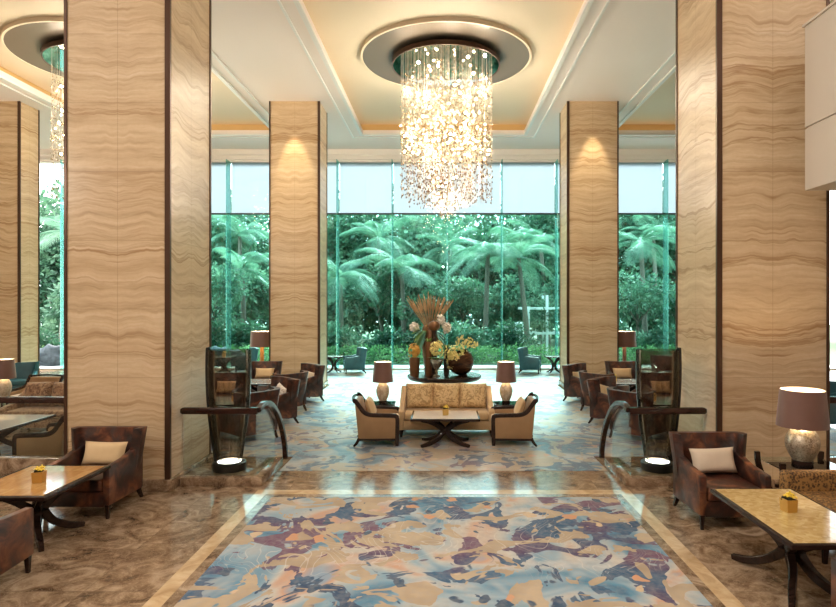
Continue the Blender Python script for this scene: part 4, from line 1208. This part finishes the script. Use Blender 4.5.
for i, (x0, x1, lab) in enumerate(((-5.9, 5.9, 'low clipped bright green hedge along the central window'), (7.0, 13.0, 'low clipped green hedge behind the balcony side leather chairs'), (-13.0, -7.0, 'low clipped green hedge behind the boulders'), (-20, -15.5, 'low clipped green hedge beyond the side bay'))):
    rr = random.Random(160 + i); mb = MB()
    for k in range(int((x1 - x0) * 420)):
        p = Vector((rr.uniform(x0, x1), 24.5 + rr.uniform(-.45, .45), rr.uniform(-.05, .62 + .06 * math.sin(k))))
        d = Vector((rr.uniform(-1, 1), rr.uniform(-1, .4), rr.uniform(-.2, 1))).normalized(); s = d.cross(Vector((rr.uniform(-1, 1), rr.uniform(-1, 1), rr.uniform(-1, 1)))).normalized()
        L = rr.uniform(.09, .16)
        mb.add([p, p + d * L * .5 + s * L * .25, p + d * L, p + d * L * .5 - s * L * .25], [(0, 1, 2, 3)])
    o = mb.obj('hedge', HEDGE, raw=True); tag(o, lab, 'hedge')
for i, (px, py, d, R, lab) in enumerate(((218, 347, 23.6, .5, 'pale boulder seen over the smoked vase top'), (231, 345, 23.7, .42, 'second boulder beside the garden hedge'), (243, 349, 23.4, .36, 'small boulder beside the mauve floor lamp shade'), (53, 352, 23.6, .55, 'large dark boulder beyond the side bay'), (206, 350, 23.5, .5, 'boulder at the column edge behind the smoked vase'))):
    o = MB().ball((0, 0, 0), R, 22, 14, (1.25, .9, .85), .5).obj('boulder', ROCK, None, (X(px, d), d, R * .6 - .05), angle=80)
    tag(o, lab, 'boulder', 'garden boulders')
# white pergola in the garden
r = thing('pergola', 'white post and beam pergola among the palms', 'pergola', (X(547, 29), 29, -.1))
for x in (-.9, .0, .9):
    for y in (0, 1.2): MB().box(x - .06, x + .06, y - .06, y + .06, 0, 2.9 if x == 0 else 2.35, .008).obj('post', WHITE, r)
for z, w in ((2.2, 1.25), (1.0, 1.2)):
    for y in (0, 1.2): MB().box(-w, w, y - .05, y + .05, z, z + .12, .008).obj('beam', WHITE, r)
o = MB().lathe([(.26, 0), (.30, .05), (.18, .2), (.16, 1.1), (.24, 1.25), (.26, 1.6), (0, 1.62)], 24).obj('garden_pillar_lamp', WHITE, None, (X(520, 28), 28, -.1))
tag(o, 'white stone garden bollard between palm and pergola', 'bollard')

# things standing on the lounge carpet rest on its pile
for o in list(bpy.data.objects):
    if o.parent is None and o.get('category') and 9.45 < o.location.y < 21.5 and abs(o.location.x) < 7.8 and o.name.split('.')[0] not in ('chandelier', 'carpet'):
        o.location.z += .0065
# ------------------------------------------------------------------ light
w = bpy.data.worlds.new('World'); sc.world = w; w.use_nodes = True
nt = w.node_tree
for n in list(nt.nodes): nt.nodes.remove(n)
tt = NT(nt)
sep = tt.sep(tt.coord('Generated'))
cc = tt.ramp(sep[2], [(.0, (.86, .95, .97)), (.35, (.90, .96, 1.0)), (1.0, (.72, .86, 1.0))])
bg = tt.n('ShaderNodeBackground'); tt.set(bg.inputs[0], cc); bg.inputs[1].default_value = 5.6
ow = tt.n('ShaderNodeOutputWorld'); nt.links.new(bg.outputs[0], ow.inputs[0])
def area(name, loc, size, sizey, e, c, rot=(0, 0, 0)):
    l = bpy.data.lights.new(name, 'AREA'); l.shape = 'RECTANGLE'; l.size = size; l.size_y = sizey; l.energy = e; l.color = c
    o = bpy.data.objects.new(name, l); col.objects.link(o); o.location = loc; o.rotation_euler = rot
    return o
for b in BAYS:
    area('ceiling_fill', (b, 3.2, 7.93), 4.5, 6.0, 130 if b == 0 else 110, (1.0, .92, .82))  # added warm area fill overhead, out of view; stands for no seen fixture
    l = bpy.data.lights.new('hall_fill', 'POINT'); l.energy = 265; l.color = (1.0, .91, .80); l.shadow_soft_size = .05  # added point fill, out of view, to lift ceiling and column fronts
    o = bpy.data.objects.new('hall_fill', l); col.objects.link(o); o.location = (b, 3.4, 4.9)
sun = bpy.data.lights.new('sun', 'SUN'); sun.energy = 16; sun.angle = math.radians(30); sun.color = (1.0, .97, .9)
so = bpy.data.objects.new('sun', sun); col.objects.link(so); so.rotation_euler = (math.radians(-49), math.radians(6), 0)
def spot(x, y, z, tx, ty, tz, e, ang_=38, c=(1, .78, .5)):
    l = bpy.data.lights.new('downlight', 'SPOT'); l.energy = e; l.spot_size = math.radians(ang_); l.spot_blend = .6; l.color = c; l.shadow_soft_size = .06
    o = bpy.data.objects.new('downlight', l); col.objects.link(o); o.location = (x, y, z)
    o.rotation_euler = (Vector((tx, ty, tz)) - Vector((x, y, z))).to_track_quat('-Z', 'Y').to_euler()
for x in (-4.12, 4.13): spot(x, 16.1, 7.95, x, 16.55, 5.5, 260)

sc.view_settings.view_transform = 'Standard'; sc.view_settings.look = 'None'; sc.view_settings.gamma = 1.0; sc.view_settings.use_curve_mapping = False
sc.view_settings.exposure = 0.40
sc.cycles.max_bounces = 10; sc.cycles.diffuse_bounces = 5; sc.cycles.glossy_bounces = 4; sc.cycles.transparent_max_bounces = 24; sc.cycles.transmission_bounces = 4
sc.cycles.caustics_reflective = False; sc.cycles.caustics_refractive = False
sc.cycles.sample_clamp_indirect = 4.0
sc.cycles.use_denoising = True
